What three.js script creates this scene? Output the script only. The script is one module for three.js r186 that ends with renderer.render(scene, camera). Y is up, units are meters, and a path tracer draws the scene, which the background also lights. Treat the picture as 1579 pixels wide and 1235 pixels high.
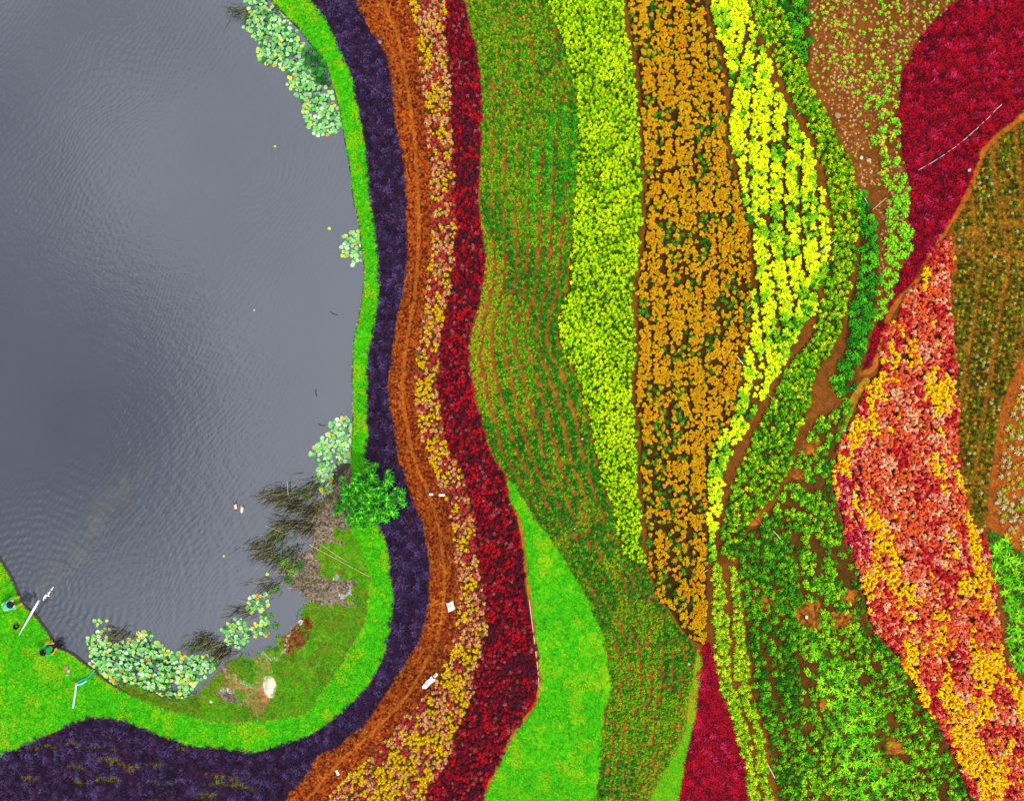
import * as THREE from 'three';
import { MarchingCubes } from 'three/addons/objects/MarchingCubes.js';
import { mergeGeometries } from 'three/addons/utils/BufferGeometryUtils.js';

// ---------------------------------------------------------------- camera, sky, sun, exposure
const scene = new THREE.Scene();
const camera = new THREE.PerspectiveCamera(44.71, 1024 / 800, 0.5, 2000);
camera.position.set(0, 50, 0); camera.up.set(0, 0, -1); camera.lookAt(0, 0, 0);
const renderer = new THREE.WebGLRenderer({ antialias: true });
renderer.toneMapping = THREE.LinearToneMapping;
renderer.toneMappingExposure = 2.95;
renderer.shadowMap.enabled = true;

// value noise
const hash = (x, y, s = 0) => { let h = Math.imul(x | 0, 374761393) ^ Math.imul(y | 0, 668265263) ^ Math.imul(s | 0, 1442695041); h = Math.imul(h ^ (h >>> 13), 1274126177); h ^= h >>> 16; return (h >>> 0) / 4294967296; };
const vn = (x, y, s = 0) => { const i = Math.floor(x), j = Math.floor(y); let u = x - i, v = y - j; u = u * u * (3 - 2 * u); v = v * v * (3 - 2 * v); const a = hash(i, j, s), b = hash(i + 1, j, s), c = hash(i, j + 1, s), d = hash(i + 1, j + 1, s); return a + (b - a) * u + (c - a) * v + (a - b - c + d) * u * v; };
const fbm = (x, y, s = 0, o = 4) => { let a = 0, w = 0.5, t = 0; for (let k = 0; k < o; k++) { a += w * vn(x, y, s + k * 17); t += w; x *= 2.03; y *= 2.03; w *= 0.5; } return a / t; };
const sstep = (a, b, x) => { const t = Math.min(1, Math.max(0, (x - a) / (b - a))); return t * t * (3 - 2 * t); };
let seed = 12345;
const rnd = () => { seed = (seed + 0x6d2b79f5) | 0; let t = Math.imul(seed ^ (seed >>> 15), 1 | seed); t = (t + Math.imul(t ^ (t >>> 7), 61 | t)) ^ t; return ((t ^ (t >>> 14)) >>> 0) / 4294967296; };
const rr = (a, b) => a + (b - a) * rnd();

// overcast sky with soft cloud forms
{
  const W = 512, H = 256, d = new Float32Array(W * H * 4);
  for (let j = 0; j < H; j++) for (let i = 0; i < W; i++) {
    const el = ((j + 0.5) / H - 0.5) * Math.PI, az = (i + 0.5) / W * 2 * Math.PI;
    let v = 0.4, b = 1.04;
    if (el > 0) {
      const k = 1 / (Math.sin(el) + 0.12), x = Math.cos(el) * Math.cos(az) * k, z = Math.cos(el) * Math.sin(az) * k;
      const c = fbm(x * 2.6 + 17.8, z * 2.6 + 1.5, 5, 5);
      v = 0.2 + 0.46 * sstep(0.2, 0.68, c); b = 1.16 - 0.08 * sstep(0.35, 0.65, c);
    } else v = 0.2;
    const o = (j * W + i) * 4; d[o] = v * 0.95; d[o + 1] = v; d[o + 2] = v * b; d[o + 3] = 1;
  }
  const t = new THREE.DataTexture(d, W, H, THREE.RGBAFormat, THREE.FloatType);
  t.mapping = THREE.EquirectangularReflectionMapping; t.magFilter = t.minFilter = THREE.LinearFilter; t.wrapS = THREE.RepeatWrapping; t.needsUpdate = true;
  scene.background = t; scene.environment = t;
}
const sun = new THREE.DirectionalLight(new THREE.Color(1, 0.96, 0.9), 1.5);
sun.position.set(45, 80, 22); sun.castShadow = true; sun.shadow.radius = 20; sun.shadow.mapSize.set(4096, 4096);
Object.assign(sun.shadow.camera, { left: -40, right: 40, top: 40, bottom: -40, near: 1, far: 220 });
scene.add(sun);

// ---------------------------------------------------------------- plan of the place: 30 plan units to the metre
const S = 30, X = (px) => (px - 789.5) / S, Z = (py) => (py - 617.5) / S;
const sm = (pts, per = 6) => new THREE.SplineCurve(pts.map(([x, y]) => new THREE.Vector2(x, y))).getPoints(pts.length * per).map((p) => [p.x, p.y]);
const fn = (pts) => { const q = sm(pts, 10); return (y) => { if (y <= q[0][1]) return q[0][0]; for (let i = 1; i < q.length; i++) if (q[i][1] >= y) { const [x0, y0] = q[i - 1], [x1, y1] = q[i]; return y1 - y0 < 1e-6 ? x1 : x0 + (x1 - x0) * (y - y0) / (y1 - y0); } return q[q.length - 1][0]; }; };
const cache = (f) => { const t = []; for (let y = -110; y <= 1350; y++) t.push(f(y)); return (y) => { const k = Math.min(1459, Math.max(0, y + 110)), i = Math.floor(k), a = t[i], b = t[Math.min(1460, i + 1)] ?? a; return a + (b - a) * (k - i); }; };
const inPoly = (p, x, y) => { let c = false; for (let i = 0, j = p.length - 1; i < p.length; j = i++) if ((p[i][1] > y) !== (p[j][1] > y) && x < (p[j][0] - p[i][0]) * (y - p[i][1]) / (p[j][1] - p[i][1]) + p[i][0]) c = !c; return c; };
const segDist = (x, y, a, b) => { const dx = b[0] - a[0], dy = b[1] - a[1], t = Math.max(0, Math.min(1, ((x - a[0]) * dx + (y - a[1]) * dy) / (dx * dx + dy * dy || 1))); return Math.hypot(x - a[0] - t * dx, y - a[1] - t * dy); };
const lineDist = (p, x, y) => { let d = 1e9; for (let i = 1; i < p.length; i++) d = Math.min(d, segDist(x, y, p[i - 1], p[i])); return d; };
const bboxOf = (p) => { let a = 1e9, b = 1e9, c = -1e9, d = -1e9; for (const [x, y] of p) { a = Math.min(a, x); b = Math.min(b, y); c = Math.max(c, x); d = Math.max(d, y); } return [a, b, c, d]; };

// shore of the pond (outer edge of the lawn strip), from beyond the top of the view round to the left
const A = sm([[340, -100], [395, -30], [433, 15], [461, 43], [479, 66], [502, 94], [512, 127], [525, 172], [532, 215], [539, 253], [546, 310], [552, 333], [559.6, 389], [562, 432], [554.5, 487], [546, 528], [544, 579], [545, 610], [544.5, 663], [541, 724], [540, 775], [541, 818], [552.7, 836], [565, 868], [570, 891], [567, 931], [558, 969], [535, 1007], [513, 1042], [477, 1094], [442, 1106], [376, 1112], [330, 1112], [279, 1100], [215, 1078], [177, 1060], [142, 1034], [109, 1009], [84, 996], [71, 974], [51, 948], [33, 931], [23, 908], [11, 885], [-10, 850], [-50, 800], [-110, 740]]);
const B = sm([[400, -100], [455, -30], [492, 15], [507, 38], [522, 73], [540, 109], [550, 152], [560, 210], [566.6, 243], [572, 305], [577, 338], [583.7, 401], [585, 452], [577, 508], [568.5, 541], [566, 605], [568, 663], [564, 711], [570, 765], [589, 818], [599.5, 853], [602.5, 890], [608, 918], [604, 956], [594, 1004], [568.5, 1055], [518, 1105.5], [477, 1133], [427, 1151], [385, 1160], [344, 1154], [304, 1151], [253, 1136], [215, 1121], [182, 1109], [152, 1107], [127, 1110], [89, 1126], [51, 1143], [11, 1160], [-40, 1185], [-110, 1215]]);
const C = sm([[490, -100], [530, -40], [553, 15], [570, 46], [585.6, 68], [597, 91], [603, 134], [611, 198], [621, 248], [625, 305], [626, 363], [625, 414], [620, 452], [610, 503], [604, 548], [598, 605], [606, 651], [613.5, 706], [626, 742], [634, 772], [651.5, 810], [659, 853], [662, 890], [660, 926], [651, 971], [637, 1002], [614, 1037], [586, 1083], [553, 1123], [518, 1151], [487, 1169], [470, 1195], [435, 1240], [380, 1345]]);
const D = sm([[605, -100], [622, -40], [632, 15], [644, 51], [649, 122], [656.5, 177], [663, 228], [665, 305], [666, 376], [660, 422], [654.6, 472], [649.5, 508], [643, 553], [640, 605], [649, 663], [661.6, 706], [679, 747], [692, 777], [697, 815], [703, 853], [706, 905], [705, 950], [700, 991], [688, 1022], [662, 1067], [629, 1100], [591, 1146], [543, 1190], [500, 1238], [430, 1345]]);
const E = sm([[686, -100], [687, 15], [689.5, 71], [694.5, 114], [696, 177], [699, 253], [700, 305], [701.5, 363], [697.7, 422], [691, 465], [681, 515], [675, 553], [673.8, 605], [684, 658], [689.5, 689], [704.6, 711], [717, 744], [725, 780], [730, 806], [738, 857], [742, 898], [748, 928], [752, 965], [743, 1006], [735, 1036], [723, 1082], [705, 1123], [695, 1160], [675, 1196], [650, 1240], [610, 1345]]);
const F = sm([[705, -100], [719, 15], [728, 51], [738, 96], [742, 152], [740.5, 228], [737, 305], [742, 350], [747, 401], [743, 442], [732.5, 487], [724, 523], [723, 570], [733, 623], [745.6, 661], [759, 705], [776, 728], [782, 763], [796, 801], [803, 839], [809, 903], [817, 945], [823, 979], [827, 1008], [830, 1050], [828, 1066], [821, 1087], [801, 1115], [786, 1140], [773, 1166], [760, 1196], [738, 1245], [700, 1345]]);
const lawnR = [[781, 735], [806, 768], [824, 801], [852, 834], [875, 872], [892, 900], [911, 936], [927, 972], [934, 1005], [938, 1026], [942, 1067], [931, 1097], [928, 1153], [923, 1196], [915, 1250], [905, 1345]];
const lawnL = [[784, 748], [789, 772], [804, 801], [811, 839], [815, 880], [821, 925], [828, 980], [834, 1030], [836, 1058], [827, 1090], [804, 1120], [788, 1145], [776, 1170], [762, 1200], [735, 1260], [708, 1345]];
const lawnWedge = [...sm(lawnR), ...sm(lawnL).reverse()];
const G = sm([[825, -100], [849.5, 15], [862, 51], [880, 106], [889, 157], [891, 228], [889, 279], [886, 330], [880, 400], [875, 451], [865, 481], [862, 522], [872, 550], [887.5, 577], [900, 620], [910, 648], [919, 700], [928, 743], [943, 781], [951, 811], [958, 852]]);
const H = sm([[950, -100], [961, 15], [968.5, 61], [976, 91], [981, 142], [985, 218], [990, 266], [989, 330], [983.7, 400], [977, 440], [976, 489], [980, 542], [974, 590], [975, 628], [981, 666], [981, 713], [984, 763], [989, 811], [995, 867]]);
const limePoly = [...G, [973, 862], [988, 868], ...[...H].reverse()];
const J = sm([[1080, -100], [1089, 15], [1095.6, 58], [1111, 94], [1116, 142], [1119, 177], [1117, 215], [1126, 248], [1136, 284], [1141, 310], [1150, 345], [1157, 400], [1156, 463], [1151, 514], [1141, 552], [1138, 590], [1128, 641], [1100, 689], [1089, 745], [1088, 827], [1090, 898], [1088, 974], [1080, 995]]);
const orangePoly = [...H.map(([x, y]) => [x + 7, y]), ...sm([[1000, 868], [1014, 915], [1037, 946], [1055, 974], [1080, 995]]), ...[...J].reverse()];
const greenL = cache(fn([...[[705, -100], [719, 15], [728, 51], [738, 96], [742, 152], [741, 228], [738, 305], [742, 350], [747, 401], [743, 442], [732, 487], [724, 523], [723, 570], [733, 623], [745, 661], [759, 705], [779, 732]], ...lawnR.slice(1)]));
const greenR = cache(fn([[825, -100], [849.5, 15], [862, 51], [880, 106], [889, 157], [891, 228], [889, 279], [886, 330], [880, 400], [875, 451], [865, 481], [862, 522], [872, 550], [887.5, 577], [900, 620], [910, 648], [919, 700], [928, 743], [943, 781], [951, 811], [962, 852], [995, 872], [1012, 915], [1035, 946], [1053, 974], [1072, 1000], [1068, 1044], [1061, 1090], [1054, 1130], [1032, 1176], [1012, 1210], [985, 1260], [950, 1345]]));
const wedgeGrass = sm([[1078, 1000], [1083, 1006], [1082, 1036], [1076, 1067], [1073, 1102], [1063, 1140], [1053, 1195], [1044, 1250], [1030, 1345], [960, 1345], [990, 1260], [1018, 1200], [1033, 1176], [1056, 1128], [1061, 1090], [1068, 1044], [1073, 1010]]);
const crimsonWedge = sm([[1086, 990], [1096, 999], [1104, 1039], [1111.5, 1074], [1124, 1102], [1134, 1140], [1144, 1166], [1148, 1195], [1152, 1250], [1158, 1345], [1032, 1345], [1046, 1250], [1055, 1195], [1065, 1140], [1075, 1102], [1079, 1039], [1081, 1003]]);
const rowOne = sm([[1098, 868], [1097, 925], [1101, 988], [1109, 1052], [1127, 1102], [1137, 1148], [1147, 1178], [1152, 1200], [1160, 1260], [1170, 1345], [1186, 1345], [1176, 1260], [1167, 1200], [1162, 1178], [1157, 1145], [1147, 1107], [1134, 1072], [1125, 1039], [1123, 958], [1118, 925], [1112, 868]]);
const rowTwo = sm([[1122, 870], [1129, 925], [1132, 1026], [1139, 1072], [1152, 1102], [1162, 1133], [1167, 1178], [1172, 1210], [1180, 1260], [1190, 1345], [1206, 1345], [1196, 1260], [1186, 1210], [1181, 1168], [1177, 1140], [1165, 1090], [1153, 1067], [1154, 1026], [1147, 976], [1142, 925], [1131, 870]]);
const yellowRight = [[1130, -100], [1154, 15], [1164, 51], [1177, 71], [1189, 114], [1199, 144], [1215, 170], [1240, 215], [1258, 258], [1271, 310], [1277, 350], [1274, 405], [1263, 446], [1256, 476], [1241, 496], [1225, 530], [1214, 552], [1196, 577], [1177, 615], [1160, 643], [1140, 679], [1120, 720], [1112, 770], [1103, 830], [1099, 864]];
const yellowPoly = [...J.map(([x, y]) => [x + (y < 300 ? 9 : 4), y]).filter(([, y]) => y < 850), [1092, 862], ...sm(yellowRight).reverse()];
const limeLeft = [[1135, -100], [1161, 15], [1174, 51], [1187, 78], [1199, 109], [1212, 139], [1232, 172], [1252, 210], [1265, 248], [1275, 286], [1280, 320], [1284, 360], [1281, 400], [1271, 443], [1256, 501], [1241, 534], [1226, 550], [1213, 572], [1193, 603], [1178, 638], [1145, 710], [1128, 750], [1118, 790], [1112, 850]];
const limeRight = [[1200, -100], [1208, 15], [1222, 51], [1235, 90], [1250, 137], [1269, 165], [1285, 198], [1298, 228], [1311, 253], [1318, 286], [1322, 320], [1322, 360], [1316, 413], [1306, 461], [1297, 506], [1278, 544], [1260, 577], [1248, 615], [1242, 646], [1228, 666], [1222, 704], [1208, 742], [1168, 790], [1145, 830], [1132, 862]];
const limeBand = [...sm(limeLeft), ...sm(limeRight).reverse()];
const hedgePolyA = sm([[1205, 15], [1215, -40], [1235, -100], [1262, -100], [1250, -40], [1243, 15], [1248, 40], [1250, 76], [1245, 104], [1238, 96], [1226, 70], [1215, 40]]);
const hedgePolyB = sm([[1322, 296], [1332, 300], [1344, 323], [1351, 358], [1354, 391], [1351, 451], [1346, 491], [1336, 527], [1331, 547], [1318, 572], [1308, 592], [1293, 613], [1284, 590], [1289, 567], [1303, 539], [1306, 501], [1314, 451], [1324, 413], [1326, 360], [1320, 320]]);
const sparsePoly = [...sm([[1265, -100], [1246, 15], [1252, 76], [1250, 110], [1262, 140], [1275, 163], [1290, 195], [1304, 226], [1318, 250], [1325, 286], [1350, 318], [1358, 360], [1358, 400], [1353, 470], [1345, 500]]), [1352, 496], [1366, 484], [1377, 451], [1392, 409], [1404, 396], [1402, 353], [1404, 310], [1402, 279], [1389, 228], [1387, 190], [1389, 132], [1404, 89], [1422, 53], [1450, 25], [1480, 0], [1570, -100]];
const crimsonPoly = [...sm([[1570, -100], [1480, 0], [1450, 25], [1422, 53], [1404, 89], [1390, 132], [1387, 190], [1390, 228], [1402, 279], [1404, 310], [1402, 353], [1404, 396], [1391, 412], [1377, 451], [1366, 484], [1354, 498], [1343, 525], [1336, 557], [1328, 572]]), ...sm([[1340, 565], [1354, 534], [1364, 492], [1379, 461], [1404, 438], [1422, 407], [1437, 384], [1455, 353], [1475, 323], [1493, 285], [1506, 247], [1513, 227], [1541, 201], [1566, 181], [1590, 162], [1700, 100]]), [1700, -100]];
const stripedPoly = [...sm([[1700, 118], [1592, 176], [1566, 196], [1541, 214], [1520, 238], [1503, 285], [1482, 330], [1466, 356], [1469, 390], [1466, 450], [1472, 550], [1478, 650], [1482, 720], [1492, 770], [1502, 800], [1514, 812]]), ...sm([[1518, 812], [1521, 777], [1528, 726], [1534, 680], [1538, 645], [1556, 590], [1579, 545], [1620, 480], [1700, 400]])];
const coleusPoly = [...sm([[1455, 365], [1440, 385], [1427, 402], [1412, 438], [1397, 458], [1386, 488], [1364, 501], [1358, 537], [1352, 575], [1335, 590], [1328, 620], [1318, 653], [1300, 672], [1291, 700], [1284, 726], [1285, 759], [1298, 797], [1306, 837], [1320, 868], [1323, 896], [1333, 921], [1340, 956], [1354, 978], [1380, 1009], [1398, 1034], [1418, 1075], [1448, 1120], [1468, 1160], [1484, 1196], [1510, 1250], [1545, 1345]]), [1700, 1345], [1700, 1230], ...sm([[1650, 1150], [1600, 1080], [1579, 1056], [1558, 1030], [1545, 1000], [1540, 954], [1536, 916], [1526, 885], [1523, 860], [1518, 832], [1507, 814], [1497, 800], [1490, 771], [1480, 721], [1478, 683], [1476, 640], [1474, 590], [1470, 520], [1463, 440], [1468, 390], [1465, 366]])];
const shrubPoly = [...sm([[1318, 580], [1296, 625], [1270, 640], [1252, 660], [1240, 690], [1228, 720], [1212, 750], [1180, 795], [1150, 830], [1137, 862], [1146, 925], [1151, 976], [1159, 1026], [1160, 1067], [1172, 1095], [1184, 1140], [1190, 1170], [1198, 1215], [1210, 1270], [1225, 1345]]), ...sm([[1545, 1345], [1508, 1250], [1481, 1196], [1466, 1162], [1446, 1122], [1416, 1077], [1396, 1036], [1378, 1011], [1352, 980], [1337, 957], [1330, 922], [1320, 897], [1317, 868], [1303, 838], [1295, 798], [1282, 759], [1281, 726], [1287, 700], [1296, 670], [1310, 640], [1322, 600]])];
const palePoly = [[1585, 560], [1566, 600], [1554, 640], [1548, 690], [1540, 740], [1536, 775], [1540, 805], [1556, 822], [1582, 846], [1700, 930], [1700, 440]];
const paleSoil = [[1700, 405], [1580, 548], [1557, 592], [1540, 645], [1536, 680], [1530, 726], [1523, 777], [1520, 812], [1545, 826], [1580, 856], [1700, 940]];
const bladePoly = [...sm([[1520, 818], [1530, 822], [1545, 829], [1562, 843], [1580, 860], [1700, 950]]), [1700, 1200], ...sm([[1640, 1120], [1600, 1070], [1566, 1030], [1553, 995], [1550, 950], [1544, 915], [1533, 885], [1529, 858], [1524, 832]])];
const bladeBand = sm([[1248, 980], [1268, 985], [1290, 1020], [1320, 1060], [1345, 1100], [1352, 1140], [1372, 1190], [1390, 1260], [1400, 1345], [1330, 1345], [1310, 1240], [1296, 1190], [1288, 1140], [1275, 1090], [1262, 1040]]);
const wetPoly = [...A.filter(([x, y]) => y > 715 && x > 205).map(([x, y]) => [x, y]), [250, 1082], [292, 1078], [318, 1048], [340, 1016], [378, 1008], [398, 1002], [424, 990], [440, 975], [452, 955], [470, 925], [440, 905], [420, 880], [440, 868], [475, 845], [470, 800], [485, 775], [500, 755], [522, 735]];
const wetEdge = wetPoly;

// ---------------------------------------------------------------- ground colours, computed as one map over the planted area
const MX = -120, MY = -120, MW = 1820, MH = 1480, TW = 2048, TH = 1664;
const ground = document.createElement('canvas'); ground.width = TW; ground.height = TH;
const g2 = ground.getContext('2d');
g2.scale(TW / MW, TH / MH); g2.translate(-MX, -MY);
const fillP = (p, c) => { g2.fillStyle = c; g2.beginPath(); p.forEach(([x, y], i) => (i ? g2.lineTo(x, y) : g2.moveTo(x, y))); g2.closePath(); g2.fill(); };
const strokeP = (p, c, w) => { g2.strokeStyle = c; g2.lineWidth = w; g2.lineJoin = g2.lineCap = 'round'; g2.beginPath(); p.forEach(([x, y], i) => (i ? g2.lineTo(x, y) : g2.moveTo(x, y))); g2.stroke(); };
const dabs = (p, cs, n, r0, r1, test) => { const [a, b, c, d] = bboxOf(p); for (let k = 0; k < n; k++) { const x = rr(a, c), y = rr(b, d), r = rr(r0, r1), pick = Math.floor(rnd() * cs.length); if (!inPoly(p, x, y) || (test && !test(x, y))) continue; g2.fillStyle = cs[pick]; g2.beginPath(); g2.ellipse(x, y, r, r * rr(0.5, 1), rr(0, 3), 0, 7); g2.fill(); } };
const lerpLine = (p, q, u) => { const n = 160, out = []; const at = (c, t) => { const k = t * (c.length - 1), i = Math.min(c.length - 2, Math.floor(k)), f = k - i; return [c[i][0] + (c[i + 1][0] - c[i][0]) * f, c[i][1] + (c[i + 1][1] - c[i][1]) * f]; }; for (let i = 0; i <= n; i++) { const a = at(p, i / n), b = at(q, i / n); out.push([a[0] + (b[0] - a[0]) * u, a[1] + (b[1] - a[1]) * u]); } return out; };
const pathPoly = [...C, ...[...D].reverse()];
const purplePoly = [...B, [-110, 1345], ...[...C].reverse()];
const mixedPoly = [...D, ...[...E].reverse()];
const burgundyPoly = [...E, ...[...F].reverse()];
const lawnStrip = [...A, [-110, 1215], ...[...B].reverse()];
const greenPoly = []; for (let y = -100; y <= 1345; y += 5) greenPoly.push([greenL(y), y]); for (let y = 1345; y >= -100; y -= 5) greenPoly.push([greenR(y), y]);
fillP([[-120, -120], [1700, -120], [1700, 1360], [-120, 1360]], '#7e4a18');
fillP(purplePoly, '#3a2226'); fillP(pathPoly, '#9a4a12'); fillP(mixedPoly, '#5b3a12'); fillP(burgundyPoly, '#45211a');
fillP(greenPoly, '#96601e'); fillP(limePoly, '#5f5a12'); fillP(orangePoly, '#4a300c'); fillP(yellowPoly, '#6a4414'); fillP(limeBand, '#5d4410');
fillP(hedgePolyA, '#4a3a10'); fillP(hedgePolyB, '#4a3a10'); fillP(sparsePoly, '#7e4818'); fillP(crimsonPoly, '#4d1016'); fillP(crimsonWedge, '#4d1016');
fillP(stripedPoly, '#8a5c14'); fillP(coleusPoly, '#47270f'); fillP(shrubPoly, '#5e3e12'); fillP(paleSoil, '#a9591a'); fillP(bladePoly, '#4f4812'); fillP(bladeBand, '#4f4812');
fillP(lawnStrip, '#3d9c08'); fillP(lawnWedge, '#3d9c08'); fillP(wedgeGrass, '#6b9a10'); fillP([...A, [-110, -100]], '#5a5048');
// the path: bare orange wheel track between two weedy strips
strokeP(lerpLine(C, D, 0.97), '#b8691a', 5); strokeP(lerpLine(C, D, 0.04), '#9a5a18', 4);
dabs(pathPoly, ['#7a2408', '#8c330a', '#5e1606', '#9c4a10', '#b06018', '#4c1208'], 90000, 0.8, 2.4);
strokeP(lerpLine(C, D, 0.53).map(([x, y]) => [x + 2.5 * (vn(x / 14, y / 14, 44) - 0.5), y]), '#aa5e1a', 5);
dabs(pathPoly, ['#8c3c0c', '#a4561a', '#b8702c', '#6e2408'], 44000, 0.5, 1.6);
dabs(pathPoly, ['#5a1408', '#6a1c08', '#48100a'], 30000, 0.6, 1.8, (x, y) => { const a = lineDist(C, x, y), b = lineDist(D, x, y), u = a / (a + b); return u > 0.6 && u < 0.92 && fbm(x / 9, y / 16, 45) > 0.4; });
// worn margin beside the wedge of lawn, and beside the crimson bed
strokeP(sm(lawnL).map(([x, y]) => [x - 3.5, y]).filter(([, y]) => y > 790), '#b4781c', 6);
strokeP(sm([[1328, 576], [1346, 568], [1358, 536], [1370, 492], [1386, 464], [1410, 440], [1428, 408], [1443, 384], [1460, 352], [1480, 323], [1498, 287], [1512, 250], [1520, 230], [1546, 205], [1572, 184], [1610, 158]]), '#b8671c', 8);
strokeP(sm([[1298, 660], [1320, 610], [1336, 588]]), '#b8861c', 12);
for (const [x, y, r] of [[1180, 925, 18], [1250, 690, 12], [1235, 730, 10], [1165, 800, 10], [1245, 945, 20], [1260, 960, 16], [1300, 960, 18], [1275, 1085, 8], [1380, 1150, 14], [1360, 1180, 12], [1310, 920, 10]]) { for (let k = 0; k < 60; k++) { g2.fillStyle = ['#a85c1a', '#8c4c16', '#b07026'][k % 3]; g2.beginPath(); g2.arc(x + rr(-r, r), y + rr(-r, r) * 0.8, rr(1, 4), 0, 7); g2.fill(); } }
// lawns: mottled turf, straw-coloured toward trodden spots
for (const p of [lawnStrip, lawnWedge]) dabs(p, ['#3aa808', '#52b80a', '#2f8f0a', '#63c00c'], 26000, 1, 4);
dabs(lawnStrip, ['#a5b80c', '#b8a81a', '#8fc00c'], 30000, 0.8, 2.6, (x, y) => fbm(x / 22, y / 22, 31) > 0.62 || (x < 130 && fbm(x / 40, y / 40, 3) > 0.5));
dabs(lawnWedge, ['#8fbf0c', '#a8b81a'], 9000, 0.8, 2.6, (x, y) => fbm(x / 26, y / 26, 37) > 0.6);
dabs(wedgeGrass, ['#a8a01c', '#b08a20'], 5000, 0.8, 2.4, (x, y) => y < 1110);
// the marshy corner: mud, moss, wet grass, salt-white crust, a heap of pale sand
fillP(wetPoly, '#8b7c72');
dabs(wetPoly, ['#8f7d70', '#7b6c5e', '#a4907c', '#6c5c40', '#9b8672', '#4e4440', '#5a5260'], 30000, 0.6, 2.4);
dabs(wetPoly, ['#3c3630', '#463e30', '#4c4a24', '#c4b094'], 16000, 0.4, 1.2, (x, y) => fbm(x / 18, y / 18, 57) > 0.45);
const wetGreen = (x0, y0) => { const x = x0 + 36 * (fbm(x0 / 16, y0 / 16, 53) - 0.5), y = y0 + 30 * (fbm(x0 / 16, y0 / 16, 54) - 0.5), e = lineDist(A, x0, y0); return (e < 6 + 34 * fbm(x0 / 14, y0 / 14, 56) && y > 815) || (y > 935 && x > 465 + (y > 1000 ? -110 : 0) && fbm(x / 45, y / 45, 51) > 0.32) || (y > 1040 && fbm(x / 40, y / 40, 52) > 0.42) || (x > 492 && y > 838 && y < 895 && x - 480 > (y - 838) * 0.4) || (x > 356 && x < 402 && y > 1012 && y < 1050) || (x > 405 && x < 434 && y > 945 && y < 1018); };
dabs(wetPoly, ['#4c9a0c', '#5f9c10', '#3b8a0c', '#7aa014', '#6d7c14', '#54a80c'], 42000, 1, 3.2, wetGreen);
dabs(sm([[435, 955], [460, 948], [480, 960], [470, 990], [445, 1010], [436, 990], [432, 970], [440, 958]]), ['#7a3c14', '#8c4a20', '#5e2c10'], 1600, 1, 2.6);
dabs(sm([[392, 1012], [412, 1018], [420, 1045], [415, 1080], [400, 1104], [385, 1095], [370, 1070], [345, 1060], [350, 1035], [358, 1032], [372, 1055], [395, 1060]]), ['#b87c50', '#c48e68', '#a8683c', '#c89c78'], 2600, 1, 2.6);
for (const p of [[[440, 952], [444, 975], [440, 1000], [434, 1010]], [[398, 1006], [412, 1014], [426, 1018]], [[364, 1046], [376, 1053], [392, 1060]], [[338, 1062], [356, 1068]], [[520, 888], [516, 893]], [[536, 902], [540, 915], [528, 922], [518, 915]], [[456, 955], [464, 962]], [[404, 992], [416, 978], [420, 970]]]) for (let k = 0; k < 90; k++) { const t = rnd() * (p.length - 1), i = Math.floor(t), f = t - i, q = p[Math.min(i + 1, p.length - 1)]; g2.fillStyle = ['#d6d2da', '#b8b4c0', '#e6e4e8'][k % 3]; g2.beginPath(); g2.arc(p[i][0] + (q[0] - p[i][0]) * f + rr(-3, 3), p[i][1] + (q[1] - p[i][1]) * f + rr(-3, 3), rr(0.3, 1.2), 0, 7); g2.fill(); }
dabs(sm([[408, 1044], [420, 1046], [424, 1060], [420, 1074], [412, 1072], [406, 1058]]), ['#efe6d2', '#f4efe0', '#e6d8ba'], 1600, 0.8, 2.2);
const lowMoss = sm([[172, 1056], [215, 1076], [279, 1098], [310, 1106], [300, 1070], [280, 1080], [255, 1078], [215, 1062], [180, 1046]]);
fillP(lowMoss, '#5c6a20'); dabs(lowMoss, ['#4c8a0c', '#6d8c14', '#7a6a20', '#3b7a0c'], 5000, 0.8, 2.4);
// furrows of bare orange soil between the rows of green crops, straw and stones on the sparse bed
dabs(sparsePoly, ['#6b3510', '#a86a34', '#c89a6c', '#7d4214', '#9c5a20', '#d8b490'], 16000, 0.5, 1.8, (x, y) => fbm(x / 30, y / 30, 61) > 0.4);
dabs(paleSoil, ['#c07a34', '#8a4310', '#b8681e'], 5000, 0.7, 2);
dabs(stripedPoly, ['#a86a14', '#6b4a10', '#b87c1c', '#5a4410'], 22000, 0.7, 2);
dabs(greenPoly, ['#a86c26', '#84501a', '#8c6020', '#9c7a2c'], 50000, 0.7, 2.2);
{ // grain and broad uneven moisture of the soil
  g2.setTransform(1, 0, 0, 1, 0, 0);
  const im = g2.getImageData(0, 0, TW, TH), d = im.data;
  for (let j = 0; j < TH; j++) for (let i = 0; i < TW; i++) {
    const f = 0.68 + 0.34 * vn(i / 2.1, j / 2.1, 3) + 0.24 * vn(i / 9, j / 9, 4) + 0.18 * vn(i / 60, j / 60, 9), o = (j * TW + i) * 4;
    d[o] *= f; d[o + 1] *= f; d[o + 2] *= f;
  }
  g2.putImageData(im, 0, 0);
}
const groundMap = new THREE.CanvasTexture(ground); groundMap.colorSpace = THREE.SRGBColorSpace; groundMap.wrapS = groundMap.wrapT = THREE.MirroredRepeatWrapping; groundMap.magFilter = THREE.LinearFilter;
const BUMP = 512, bumpData = new Uint8Array(BUMP * BUMP * 4);
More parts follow.
